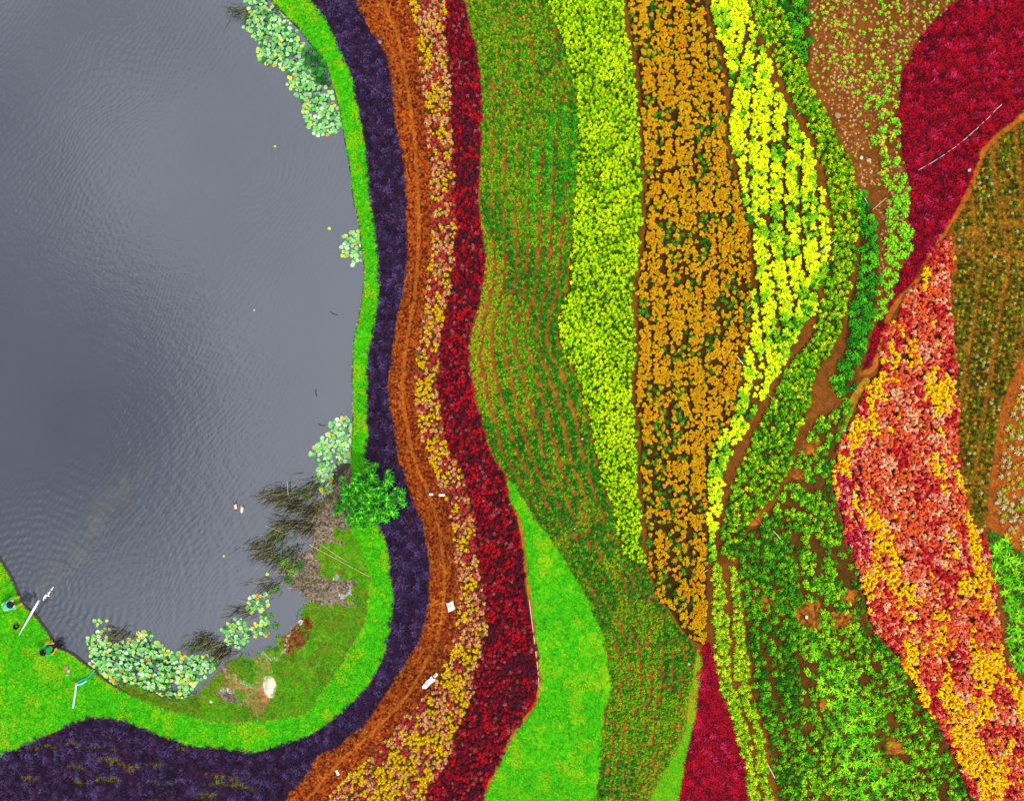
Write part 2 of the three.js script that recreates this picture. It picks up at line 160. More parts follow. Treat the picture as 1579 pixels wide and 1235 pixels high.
for (let j = 0; j < BUMP; j++) for (let i = 0; i < BUMP; i++) { let a = 0, w = 0.5, f = 8; for (let k = 0; k < 5; k++) { const x = i / BUMP * f, y = j / BUMP * f, n = Math.round(f); const I = Math.floor(x), Jy = Math.floor(y), u = x - I, v = y - Jy, q = (m, l) => hash(((I + m) % n), ((Jy + l) % n), k + 70); a += w * ((q(0, 0) * (1 - u) + q(1, 0) * u) * (1 - v) + (q(0, 1) * (1 - u) + q(1, 1) * u) * v); w *= 0.6; f *= 2; } const o = (j * BUMP + i) * 4; bumpData[o] = bumpData[o + 1] = bumpData[o + 2] = Math.min(255, a * 180); bumpData[o + 3] = 255; }
const soilBump = new THREE.DataTexture(bumpData, BUMP, BUMP); soilBump.wrapS = soilBump.wrapT = THREE.RepeatWrapping; soilBump.magFilter = THREE.LinearFilter; soilBump.repeat.set(MW / S / 6, MH / S / 6); soilBump.needsUpdate = true;
const groundMat = new THREE.MeshPhysicalMaterial({ map: groundMap, color: new THREE.Color(0.4, 0.39, 0.37), bumpMap: soilBump, bumpScale: 0.06, roughness: 1, specularIntensity: 0.15 });

const planUV = (g) => { const p = g.attributes.position, uv = new Float32Array(p.count * 2); for (let i = 0; i < p.count; i++) { uv[2 * i] = (p.getX(i) * S + 789.5 - MX) / MW; uv[2 * i + 1] = 1 - (p.getZ(i) * S + 617.5 - MY) / MH; } g.setAttribute('uv', new THREE.BufferAttribute(uv, 2)); g.computeVertexNormals(); return g; };
const shapeOf = (p) => new THREE.Shape(p.map(([x, y]) => new THREE.Vector2(X(x), -Z(y))));
const sheet = (p, y, holes = []) => { const s = shapeOf(p); for (const h of holes) s.holes.push(new THREE.Path(h.map(([x, yy]) => new THREE.Vector2(X(x), -Z(yy))))); const g = new THREE.ShapeGeometry(s); g.rotateX(-Math.PI / 2); g.translate(0, y, 0); return planUV(g); };
const used = {};
const numbered = (n) => { const k = used[n] = (used[n] ?? -1) + 1; return k ? n + '_' + String(k).padStart(3, '0') : n; };
const add = (o, name, label, category, group, kind) => { o.name = numbered(name); if (label) o.userData.label = label; if (category) o.userData.category = category; if (group) o.userData.group = group; if (kind) o.userData.kind = kind; o.traverse((m) => { if (m.isMesh) m.castShadow = m.receiveShadow = true; }); scene.add(o); return o; };
const part = (parent, geo, mat, name) => { const m = new THREE.Mesh(geo, mat); m.name = name; m.castShadow = m.receiveShadow = true; parent.add(m); return m; };

const pondOutline = [...A, [-420, 640], [-420, -400], [250, -400]];
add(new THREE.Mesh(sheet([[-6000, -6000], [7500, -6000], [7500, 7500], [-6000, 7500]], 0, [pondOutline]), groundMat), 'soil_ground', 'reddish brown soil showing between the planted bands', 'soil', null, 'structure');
add(new THREE.Mesh(sheet(lawnStrip, 0.004), groundMat), 'lawn_strip', 'mown bright green grass strip winding along the pond shore', 'lawn', null, 'structure');
add(new THREE.Mesh(sheet(lawnWedge, 0.004), groundMat), 'lawn_wedge', 'bright green wedge of lawn beside the burgundy bed', 'lawn', null, 'structure');
add(new THREE.Mesh(sheet(wedgeGrass, 0.004), groundMat), 'grass_verge', 'narrow grass verge beside the crimson wedge', 'grass', null, 'structure');
{ // dirt path with a raised crown and two shallow wheel ruts
  const n = 300, m = 16, pos = [], idx = [];
  const rows = []; for (let k = 0; k <= m; k++) rows.push(lerpLine(C, D, k / m));
  const L = rows[0].length;
  for (let i = 0; i < L; i++) for (let k = 0; k <= m; k++) { const u = k / m, [x, y] = rows[k][i]; const h = 0.012 + 0.05 * Math.sin(Math.PI * u) - 0.045 * Math.exp(-((u - 0.53) ** 2) / 0.004) - 0.04 * Math.exp(-((u - 0.95) ** 2) / 0.003) + 0.02 * (vn(x / 4, y / 4, 8)) * Math.sin(Math.PI * u); pos.push(X(x), Math.max(0.005, h), Z(y)); }
  for (let i = 0; i < L - 1; i++) for (let k = 0; k < m; k++) { const a = i * (m + 1) + k, b = a + m + 1; idx.push(a, b, a + 1, b, b + 1, a + 1); }
  const g = new THREE.BufferGeometry(); g.setAttribute('position', new THREE.Float32BufferAttribute(pos, 3)); g.setIndex(idx);
  add(new THREE.Mesh(planUV(g), groundMat), 'dirt_path', 'rust coloured dirt path curving between purple and mixed beds', 'path', null, 'structure');
}
const WL = -0.15;
{ // bank of the pond
  const n = A.length, pos = [], idx = [];
  for (let i = 0; i < n; i++) { const a = A[Math.max(0, i - 1)], b = A[Math.min(n - 1, i + 1)], dx = b[0] - a[0], dy = b[1] - a[1], l = Math.hypot(dx, dy) || 1, nx = -dy / l, ny = dx / l; const o = [0, 0.8, 3]; [0, -0.09, -0.7].forEach((h, k) => { const e = o[k] + (k ? 2 * vn(A[i][0] / 5, A[i][1] / 5, k) : 0); pos.push(X(A[i][0] + nx * e), h, Z(A[i][1] + ny * e)); }); }
  for (let i = 0; i < n - 1; i++) for (let k = 0; k < 2; k++) { const a = i * 3 + k, b = a + 3; idx.push(a, a + 1, b, b, a + 1, b + 1); }
  const g = new THREE.BufferGeometry(); g.setAttribute('position', new THREE.Float32BufferAttribute(pos, 3)); g.setIndex(idx); planUV(g);
  add(new THREE.Mesh(g, new THREE.MeshStandardMaterial({ color: new THREE.Color(0.035, 0.026, 0.02), roughness: 1, bumpMap: soilBump, bumpScale: 0.05 })), 'pond_bank', 'dark earth bank dropping to the pond', 'bank', null, 'structure');
}
const wetHeight = (x, y) => { const d = lineDist(wetEdge, x, y) * (inPoly(wetPoly, x, y) ? 1 : -1), e = lineDist(A, x, y); let h = WL - 0.1 + 0.16 * sstep(-26, 26, d) + 0.12 * (fbm(x / 26, y / 26, 77) - 0.5); h = Math.max(h, -0.012 - 0.2 * sstep(2, 46, e) + 0.05 * (fbm(x / 18, y / 18, 78) - 0.5) * sstep(0, 20, e)); if (d < -30) h = -0.5; return Math.min(h, -0.008); };
{ // marshy corner, a low uneven terrain that sinks into the pond
  const x0 = 190, x1 = 580, y0 = 715, y1 = 1122, st = 3, nx = Math.round((x1 - x0) / st), ny = Math.round((y1 - y0) / st), pos = [], idx = [], ok = [];
  for (let j = 0; j <= ny; j++) for (let i = 0; i <= nx; i++) { const x = x0 + i * st, y = y0 + j * st; const d = inPoly(wetPoly, x, y) ? 1 : lineDist(wetEdge, x, y); ok.push(d < 34 && inPoly(pondOutline, x, y) || (d < 8)); pos.push(X(x), inPoly(pondOutline, x, y) ? wetHeight(x, y) : -0.02, Z(y)); }
  for (let j = 0; j < ny; j++) for (let i = 0; i < nx; i++) { const a = j * (nx + 1) + i, b = a + nx + 1; if (ok[a] && ok[b] && ok[a + 1] && ok[b + 1]) idx.push(a, b, a + 1, b, b + 1, a + 1); }
  const g = new THREE.BufferGeometry(); g.setAttribute('position', new THREE.Float32BufferAttribute(pos, 3)); g.setIndex(idx);
  add(new THREE.Mesh(planUV(g), groundMat), 'marsh', 'muddy marsh corner with moss between lawn and pond', 'marsh', null, 'structure');
}
{ // pond water, rippled from a few disturbed spots
  const W = 1400, Hh = 2000, px0 = -120, py0 = -120, kx = 720 / W, ky = 1240 / Hh, d = new Uint8Array(W * Hh * 4), c = new Uint8Array(512 * 880 * 4);
  const src = [[34, 922, 8, 130, 0.8], [76, 912, 9, 130, 0.6], [95, 985, 8, 70, 0.5], [110, 700, 15, 200, 0.24, 70]];
  for (let j = 0; j < Hh; j++) for (let i = 0; i < W; i++) {
    const x = px0 + i * kx, y = py0 + j * ky; let h = 0;
    for (const [sx, sy, wl, reach, amp, from = 8] of src) { const r = Math.hypot(x - sx, y - sy); if (r < reach * 3) h += amp * Math.exp(-r / reach) * Math.sin(2 * Math.PI * (r + 6 * vn(x / 40, y / 40, 5)) / (wl + r * 0.015)) * sstep(from * 0.3, from, r) * (0.45 + 0.8 * vn(x / 34, y / 34, 55)); }
    const wx = x + 34 * vn(x / 70, y / 70, 1), wy = y + 34 * vn(x / 70, y / 70, 2);
    h += 0.09 * Math.sin((wx * 0.86 - wy * 0.28) * 0.62 + 5 * vn(x / 30, y / 30, 6)) * sstep(0.5, 0.72, fbm(x / 90, y / 120, 21)) + 0.1 * Math.sin((wx * 0.2 - wy * 0.9) * 0.7 + 5 * vn(x / 30, y / 30, 7)) * sstep(0.5, 0.72, fbm(x / 100, y / 80, 22));
    h += 0.35 * (vn(x / 3, y / 3, 14) - 0.5) + 0.15 * Math.sin((wx * 0.62 + wy * 0.46) * 1.05 + 4 * vn(x / 16, y / 16, 9)) * (0.4 + 0.6 * vn(x / 30, y / 30, 11)) + 0.4 * (vn(x / 9, y / 6, 15) - 0.5);
    const o = (j * W + i) * 4; d[o] = d[o + 1] = d[o + 2] = Math.max(0, Math.min(255, 128 + 52 * h)); d[o + 3] = 255;
  }
  for (let j = 0; j < 880; j++) for (let i = 0; i < 512; i++) { // silt stirred up in the murky water
    const x = px0 + i * 720 / 512, y = py0 + j * 1240 / 880, s = segDist(x + 14 * vn(x / 20, y / 20, 33), y, [70, 915], [215, 720]), silt = 0.5 * sstep(34, 4, s) * (0.5 + vn(x / 7, y / 7, 34)) * sstep(0.2, 0.6, fbm(x / 24, y / 24, 35)), f = fbm(x / 90, y / 90, 36), o = (j * 512 + i) * 4;
    c[o] = 92 + 16 * f + 46 * silt; c[o + 1] = 96 + 16 * f + 34 * silt; c[o + 2] = 108 + 14 * f + 4 * silt; c[o + 3] = 255;
  }
  const t = new THREE.DataTexture(d, W, Hh); t.magFilter = THREE.LinearFilter; t.wrapS = t.wrapT = THREE.MirroredRepeatWrapping; t.needsUpdate = true;
  const m = new THREE.DataTexture(c, 512, 880); m.colorSpace = THREE.SRGBColorSpace; m.magFilter = THREE.LinearFilter; m.wrapS = m.wrapT = THREE.MirroredRepeatWrapping; m.needsUpdate = true;
  const g = new THREE.PlaneGeometry(38, 54); g.rotateX(-Math.PI / 2); g.translate(X(10), WL, Z(400));
  const p = g.attributes.position, uv = g.attributes.uv; for (let i = 0; i < p.count; i++) uv.setXY(i, (p.getX(i) * S + 789.5 - px0) / 720, (p.getZ(i) * S + 617.5 - py0) / 1240);
  // the bed of the lake lies well below; only the murky surface is seen
  add(new THREE.Mesh(g, new THREE.MeshPhysicalMaterial({ map: m, color: new THREE.Color(0.17, 0.185, 0.21), roughness: 0.1, ior: 1.86, bumpMap: t, bumpScale: 0.024 })), 'pond_water', 'murky grey pond water with rings of ripples', 'water', null, 'structure');
}

// ---------------------------------------------------------------- plants
const lin = (r, g, b, k = 0.68) => new THREE.Color().setRGB(r / 255, g / 255, b / 255, THREE.SRGBColorSpace).multiplyScalar(k);
class Geo {
  constructor() { this.p = []; this.c = []; }
  tri(a, b, c, col) { this.p.push(...a, ...b, ...c); for (let k = 0; k < 3; k++) this.c.push(...col); }
  leaf(b, yaw, el, len, wid, col, curl = 0.15, fold = 0.15) {
    const ce = Math.cos(el), se = Math.sin(el), cy = Math.cos(yaw), sy = Math.sin(yaw), d = [ce * cy, se, ce * sy], s = [-sy, 0, cy], u = [-se * cy, ce, -se * sy];
    const m = b.map((v, k) => v + d[k] * len * 0.52 + u[k] * fold * wid), t = b.map((v, k) => v + d[k] * len - (k === 1 ? curl * len : 0));
    const l = m.map((v, k) => v + s[k] * wid / 2), r = m.map((v, k) => v - s[k] * wid / 2);
    this.tri(b, t, l, col); this.tri(b, r, t, col);
  }
  blade(b, yaw, el, len, wid, col, droop) {
    const n = 3, cy = Math.cos(yaw), sy = Math.sin(yaw); let p = b, e = el, w = wid;
    for (let k = 0; k < n; k++) { const l = len / n, q = [p[0] + Math.cos(e) * cy * l, p[1] + Math.sin(e) * l, p[2] + Math.cos(e) * sy * l], w2 = k === n - 1 ? 0 : wid * (1 - 0.25 * (k + 1)); const s = [-sy, 0, cy], off = (a, f) => a.map((v, i) => v + s[i] * f / 2); this.tri(off(p, w), off(q, -w2), off(p, -w), col); if (w2) this.tri(off(p, w), off(q, w2), off(q, -w2), col); p = q; w = w2; e -= droop / n; }
  }
  flower(c, r, col, n = 6, tx = 0, tz = 0) { const rim = []; for (let k = 0; k < n; k++) { const a = k / n * 6.283, q = r * (k % 2 ? 0.86 : 1.1); rim.push([c[0] + Math.cos(a) * q, c[1] - r * 0.35 - Math.cos(a) * tx * q - Math.sin(a) * tz * q, c[2] + Math.sin(a) * q]); } for (let k = 0; k < n; k++) this.tri(c, rim[(k + 1) % n], rim[k], col); }
  build() { const g = new THREE.BufferGeometry(); g.setAttribute('position', new THREE.Float32BufferAttribute(this.p, 3)); g.setAttribute('color', new THREE.Float32BufferAttribute(this.c, 3)); g.computeVertexNormals(); return g; }
}
const grey = (a, b) => { const v = rr(a, b); return [v, v, v]; };
const tone = (a, b, base = [1, 1, 1], j = 0.12) => { const v = rr(a, b); return base.map((q) => v * q * (1 + rr(-j, j))); };
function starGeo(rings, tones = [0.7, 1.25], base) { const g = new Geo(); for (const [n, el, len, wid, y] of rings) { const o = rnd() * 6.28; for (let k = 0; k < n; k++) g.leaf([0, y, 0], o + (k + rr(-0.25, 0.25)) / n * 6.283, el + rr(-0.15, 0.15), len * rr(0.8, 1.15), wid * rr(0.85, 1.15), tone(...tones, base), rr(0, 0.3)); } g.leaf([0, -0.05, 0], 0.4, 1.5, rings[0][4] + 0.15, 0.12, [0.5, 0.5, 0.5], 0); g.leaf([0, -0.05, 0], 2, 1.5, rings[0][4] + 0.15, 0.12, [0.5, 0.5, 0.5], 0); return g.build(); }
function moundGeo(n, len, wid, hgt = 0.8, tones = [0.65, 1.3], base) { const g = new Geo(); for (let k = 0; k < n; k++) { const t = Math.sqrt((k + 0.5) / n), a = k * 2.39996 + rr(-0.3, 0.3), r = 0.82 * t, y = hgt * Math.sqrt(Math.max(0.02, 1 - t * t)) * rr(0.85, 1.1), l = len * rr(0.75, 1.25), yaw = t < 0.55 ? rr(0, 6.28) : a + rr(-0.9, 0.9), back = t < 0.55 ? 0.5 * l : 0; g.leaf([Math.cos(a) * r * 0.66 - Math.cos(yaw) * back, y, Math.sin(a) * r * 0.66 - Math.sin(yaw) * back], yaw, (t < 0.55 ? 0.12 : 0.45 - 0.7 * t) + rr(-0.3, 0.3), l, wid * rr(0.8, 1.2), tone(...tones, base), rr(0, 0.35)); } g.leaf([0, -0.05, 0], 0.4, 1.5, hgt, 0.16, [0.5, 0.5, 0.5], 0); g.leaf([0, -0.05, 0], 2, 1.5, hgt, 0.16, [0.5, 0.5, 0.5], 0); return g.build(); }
function tuftGeo(n, len, wid, e0, e1, droop, spread = 0.3, tones = [0.65, 1.3]) { const g = new Geo(); for (let k = 0; k < n; k++) { const a = rr(0, 6.283), r = spread * Math.sqrt(rnd()); g.blade([Math.cos(a) * r, 0, Math.sin(a) * r], a + rr(-1, 1), rr(e0, e1), len * rr(0.6, 1.2), wid * rr(0.7, 1.2), tone(...tones), droop * rr(0.5, 1.4)); } return g.build(); }
const plantMat = new Map();
const matFor = (c, rough = 0.75) => { const k = c.getHexString() + rough; if (!plantMat.has(k)) plantMat.set(k, new THREE.MeshPhysicalMaterial({ color: c, vertexColors: true, roughness: rough, specularIntensity: 0.2 })); return plantMat.get(k); };
const whiteMat = new THREE.MeshPhysicalMaterial({ color: 0xffffff, vertexColors: true, roughness: 0.75, specularIntensity: 0.2 });

// jittered spots on the plan
function spots(poly, spacing, opt = {}) {
  const [a, b, c, d] = bboxOf(poly), out = [], { keep, size = [4, 5], wob = 3, jit = 0.42, clip = [-70, -80, 1660, 1330] } = opt;
  for (let y = Math.max(b, clip[1]), row = 0; y < Math.min(d, clip[3]); y += spacing * 0.87, row++) for (let x = Math.max(a, clip[0]) + (row % 2) * spacing / 2; x < Math.min(c, clip[2]); x += spacing) {
    const px = x + rr(-jit, jit) * spacing, py = y + rr(-jit, jit) * spacing, wx = wob * 2 * (vn(px / 13, py / 13, 41) - 0.5), wy = wob * 2 * (vn(px / 13, py / 13, 42) - 0.5);
    const s = rnd(), t = rnd(), tt = rnd();
    if (!inPoly(poly, px + wx, py + wy)) continue;
    const k = keep ? keep(px, py, t) : 1; if (!k) continue;
    out.push({ x: px, y: py, r: (size[0] + (size[1] - size[0]) * s) * (k === true ? 1 : k), t: tt, turn: rnd() * 6.283, tilt: rr(-0.18, 0.18), tilt2: rr(-0.18, 0.18), st: rr(0.8, 1.2) });
  }
  return out;
}
const M4 = new THREE.Matrix4(), Q = new THREE.Quaternion(), EU = new THREE.Euler(), V = new THREE.Vector3(), SC = new THREE.Vector3();
const poseOf = (s, hs, y0) => { EU.set(s.tilt, s.turn, s.tilt2); Q.setFromEuler(EU); V.set(X(s.x), s.base ?? y0, Z(s.y)); SC.set(s.r / S, s.r / S * hs * s.st, s.r / S); };
// plants of one bed: the largest seen singly, the rest one mass
function plant(list, geos, palette, pick, opt) {
  const { name, label, tones, category, group, stuff, stuffLabel, singles = 300, hs = 1, y0 = 0 } = opt;
  for (const s of list) { s.col = pick(s.x, s.y, s.t); s.gv = Math.floor(hash(Math.round(s.x * 7), Math.round(s.y * 7), 9) * geos.length); }
  let mass = list;
  if (name && singles) {
    const seen = list.filter((s) => s.x > 4 && s.x < 1575 && s.y > 4 && s.y < 1230).sort((p, q) => q.r - p.r).slice(0, singles), set = new Set(seen);
    for (const s of seen) { const m = new THREE.Mesh(geos[s.gv], matFor(palette[s.col])); poseOf(s, hs, y0); m.position.copy(V); m.quaternion.copy(Q); m.scale.copy(SC); const where = s.y < 330 ? 'near the top' : s.y < 640 ? 'above the middle' : s.y < 930 ? 'below the middle' : 'near the bottom'; add(m, name, tones ? label.replace('COLOUR', tones[s.col]) + ', ' + where : label + ', ' + where, category, group + ', ' + (tones ? tones[s.col] + ', ' : '') + where); }
    mass = list.filter((s) => !set.has(s));
  }
  if (!mass.length) return;
  const groups = geos.map((_, i) => mass.filter((s) => s.gv === i)).map((l, i) => [geos[i], l]).filter(([, l]) => l.length);
  const make = ([g, l]) => { const im = new THREE.InstancedMesh(g, whiteMat, l.length); const c = new THREE.Color(); l.forEach((s, i) => { poseOf(s, hs, y0); im.setMatrixAt(i, M4.compose(V, Q, SC)); const f = 0.86 + 0.28 * hash(Math.round(s.x * 9), Math.round(s.y * 9), 4); im.setColorAt(i, c.copy(palette[s.col]).multiplyScalar(f)); }); return im; };
  if (groups.length === 1) add(make(groups[0]), stuff, stuffLabel, category ?? 'plants', null, 'stuff');
  else { const o = new THREE.Group(); for (const g of groups) { const im = make(g); im.name = 'foliage'; im.userData.kind = 'stuff'; o.add(im); } add(o, stuff, stuffLabel, category ?? 'plants', null, 'stuff'); }
}
const choose = (w) => { const s = w.reduce((a, b) => a + b, 0); return (t) => { let k = t * s; for (let i = 0; i < w.length; i++) if ((k -= w[i]) < 0) return i; return w.length - 1; }; };

// shared plant shapes
const starA = [starGeo([[6, 0.0, 1.1, 0.36, 0.4], [6, 0.35, 0.85, 0.34, 0.6], [5, 0.8, 0.55, 0.3, 0.72]], [0.5, 1.45]), starGeo([[7, 0.05, 1.1, 0.34, 0.4], [5, 0.3, 0.85, 0.36, 0.6], [4, 0.9, 0.5, 0.3, 0.72]], [0.5, 1.45])];
const starCoral = [starGeo([[7, 0.0, 1.05, 0.36, 0.4], [7, 0.25, 0.85, 0.34, 0.6], [6, 0.6, 0.6, 0.3, 0.75]], [0.45, 1.5]), starGeo([[8, 0.05, 1.05, 0.34, 0.4], [6, 0.3, 0.85, 0.34, 0.62], [5, 0.7, 0.55, 0.3, 0.75]], [0.45, 1.5])];
const starSparse = [starGeo([[5, 0.0, 1.1, 0.4, 0.35], [5, 0.55, 0.8, 0.36, 0.5]]), starGeo([[6, 0.1, 1.0, 0.38, 0.35], [4, 0.6, 0.75, 0.36, 0.5]])];
const mound = [moundGeo(36, 0.48, 0.24, 0.8, [0.45, 1.5]), moundGeo(38, 0.44, 0.24, 0.9, [0.45, 1.5])];
const moundFine = [moundGeo(46, 0.36, 0.2, 0.85, [0.5, 1.45]), moundGeo(44, 0.38, 0.2, 0.8, [0.5, 1.45])];
const spiky = [tuftGeo(24, 1.0, 0.22, 0.3, 1.3, 0.7, 0.6, [0.25, 2.0]), tuftGeo(24, 1.05, 0.22, 0.3, 1.3, 0.8, 0.6, [0.25, 2.0])];
const weed = [tuftGeo(12, 1, 0.2, 0.1, 1.0, 0.5, 0.6, [0.5, 1.5])];
const grassTuft = [tuftGeo(9, 1, 0.16, 0.7, 1.45, 0.6, 0.7, [0.75, 1.25])];
const spider = [tuftGeo(22, 1.25, 0.13, 0.5, 1.25, 1.9, 0.12, [0.6, 1.4]), tuftGeo(20, 1.3, 0.13, 0.4, 1.2, 1.8, 0.12, [0.6, 1.4])];
const leafToneOrange = [0.1, 0.42, 1.0], leafToneYellow = [0.22, 0.42, 0.9];
function headGeo(nl, heads, leafTone) { const g = new Geo(); for (let k = 0; k < nl; k++) { const a = k * 2.4 + rr(-0.3, 0.3); g.leaf([0, 0.3, 0], a, rr(-0.1, 0.5), rr(0.8, 1.15), 0.34, tone(0.6, 1.2, leafTone), 0.2); } for (const [hx, hz, hr] of heads) for (const [n, el, len, y] of [[7, -0.1, 1, 0.8], [6, 0.35, 0.75, 0.85], [4, 0.9, 0.5, 0.88]]) { const o = rnd() * 6.28, dy = rr(-0.1, 0.1); for (let k = 0; k < n; k++) g.leaf([hx, y + dy, hz], o + (k + rr(-0.25, 0.25)) / n * 6.283, el + rr(-0.2, 0.2), len * hr * rr(0.75, 1.2), 0.5 * hr, tone(0.72, 1.22), rr(0, 0.25)); } for (const [hx, hz] of [[0, 0], ...heads]) g.blade([hx * 0.3, -0.05, hz * 0.3], Math.atan2(hz, hx), 1.2, 0.85, 0.1, leafTone, -0.2); return g.build(); }
const marigold = [headGeo(9, [[-0.4, -0.25, 0.62], [0.38, -0.3, 0.6], [0.05, 0.42, 0.64]], leafToneOrange), headGeo(9, [[-0.3, 0.3, 0.66], [0.42, 0.05, 0.62], [-0.2, -0.48, 0.5]], leafToneOrange), headGeo(9, [[-0.35, 0, 0.7], [0.4, 0.2, 0.62]], leafToneOrange)];
const yellowBloom = [headGeo(8, [[-0.45, -0.3, 0.55], [0.4, -0.35, 0.52], [0.02, 0.45, 0.58], [0, -0.02, 0.5]], leafToneYellow), headGeo(8, [[-0.35, 0.3, 0.6], [0.42, 0.1, 0.58], [-0.15, -0.45, 0.52]], leafToneYellow)];

// purple foliage beside the lawn strip
{
  const pal = [lin(54, 34, 74, 0.55), lin(88, 68, 118, 0.55), lin(40, 22, 50, 0.55), lin(72, 30, 58, 0.55)], w = choose([5, 2.6, 3, 1]);
  const l = spots(purplePoly, 5, { size: [3.4, 5], keep: (x, y, t) => (y > 1125 && x < 400 ? fbm(x / 40, (y - x * 0.12) / 7, 81) > 0.36 : fbm(x / 9, y / 9, 82) > 0.2) });
  plant(l, spiky, pal, (x, y, t) => w((t + 0.5 * vn(x / 20, y / 20, 83)) % 1), { stuff: 'purple_foliage', stuffLabel: 'dark purple foliage bed between lawn strip and dirt path', category: 'foliage bed', hs: 1.2 });
  const gl = spots(purplePoly, 6, { size: [3, 4], keep: (x, y) => y > 1125 && x < 400 && fbm(x / 40, (y - x * 0.12) / 7, 81) < 0.36 });
  plant(gl, weed, [lin(90, 120, 20), lin(120, 80, 30)], (x, y, t) => (t < 0.6 ? 0 : 1), { stuff: 'furrow_weeds', stuffLabel: 'olive weeds in furrows of the lower left purple bed', category: 'weeds', hs: 0.5 });
}
// dry weeds on the dirt path
{
  const pal = [lin(160, 82, 20, 0.6), lin(128, 38, 14, 0.6), lin(92, 16, 14, 0.6), lin(190, 124, 44), lin(110, 52, 16, 0.6)];
  const inv = (x, y) => { const a = lineDist(C, x, y), b = lineDist(D, x, y); return a / (a + b); };
  const l = spots(pathPoly, 4.2, { size: [2.2, 3.4], wob: 1, keep: (x, y, t) => { const u = inv(x, y); return Math.abs(u - 0.53) > 0.09 && u < 0.93 && t < 0.75 && fbm(x / 8, y / 14, 84) > 0.36; } });
  plant(l, weed, pal, (x, y, t) => (inv(x, y) > 0.56 ? (t < 0.35 ? 2 : t < 0.75 ? 1 : 0) : t < 0.45 ? 0 : t < 0.7 ? 4 : t < 0.9 ? 1 : 3), { stuff: 'path_weeds', stuffLabel: 'rusty dry weeds matting the dirt path', category: 'weeds', hs: 0.55 });
}
// mixed peach, yellow and coral bed
{
  const pal = [lin(240, 176, 118), lin(246, 204, 16), lin(206, 62, 66), lin(232, 128, 84), lin(150, 120, 40)];
  const l = spots(mixedPoly, 5.6, { size: [3.1, 4.5], keep: (x, y) => fbm(x / 7, y / 7, 85) > 0.27 });
  plant(l, starA, pal, (x, y, t) => { const n = fbm(x / 13, y / 17, 86), m = fbm(x / 11, y / 11, 87), yb = 0.08 * sstep(850, 1150, y); return n > 0.6 - yb ? 1 : m > 0.6 ? 2 : t < 0.55 ? 0 : t < 0.75 ? 3 : t < 0.83 ? 4 : t < 0.93 ? 1 : 2; }, { name: 'mixed_foliage_plant', label: 'small COLOUR plant in the mixed band beside dirt path', tones: ['peach', 'yellow', 'coral red', 'salmon', 'olive'], category: 'plant', group: 'plants of the mixed band beside the dirt path', stuff: 'mixed_foliage', stuffLabel: 'peach, yellow and coral planting band right of the dirt path', singles: 300, hs: 1.6 });
}
// burgundy bed
{
  const pal = [lin(166, 18, 42), lin(116, 18, 40), lin(92, 34, 56), lin(206, 22, 40), lin(190, 84, 88), lin(156, 76, 62)];
  const l = spots(burgundyPoly, 5.4, { size: [3.2, 4.6], keep: (x, y) => fbm(x / 8, y / 8, 88) > 0.24 });
  plant(l, starA, pal, (x, y, t) => { const n = fbm(x / 30, y / 34, 89), m = fbm(x / 10, y / 10, 90); return n > 0.64 ? (t < 0.45 ? 2 : t < 0.8 ? 1 : 0) : m > 0.62 ? 3 : t < 0.38 ? 0 : t < 0.66 ? 1 : t < 0.78 ? 2 : t < 0.87 ? 3 : t < 0.96 ? 4 : 5; }, { name: 'burgundy_plant', label: 'COLOUR leafy plant in the winding burgundy band', tones: ['crimson', 'dark red', 'plum', 'bright red', 'dusty pink', 'brownish red'], category: 'plant', group: 'plants of the burgundy band', stuff: 'burgundy_foliage', stuffLabel: 'winding burgundy and red foliage band', singles: 300, hs: 1.6 });
}
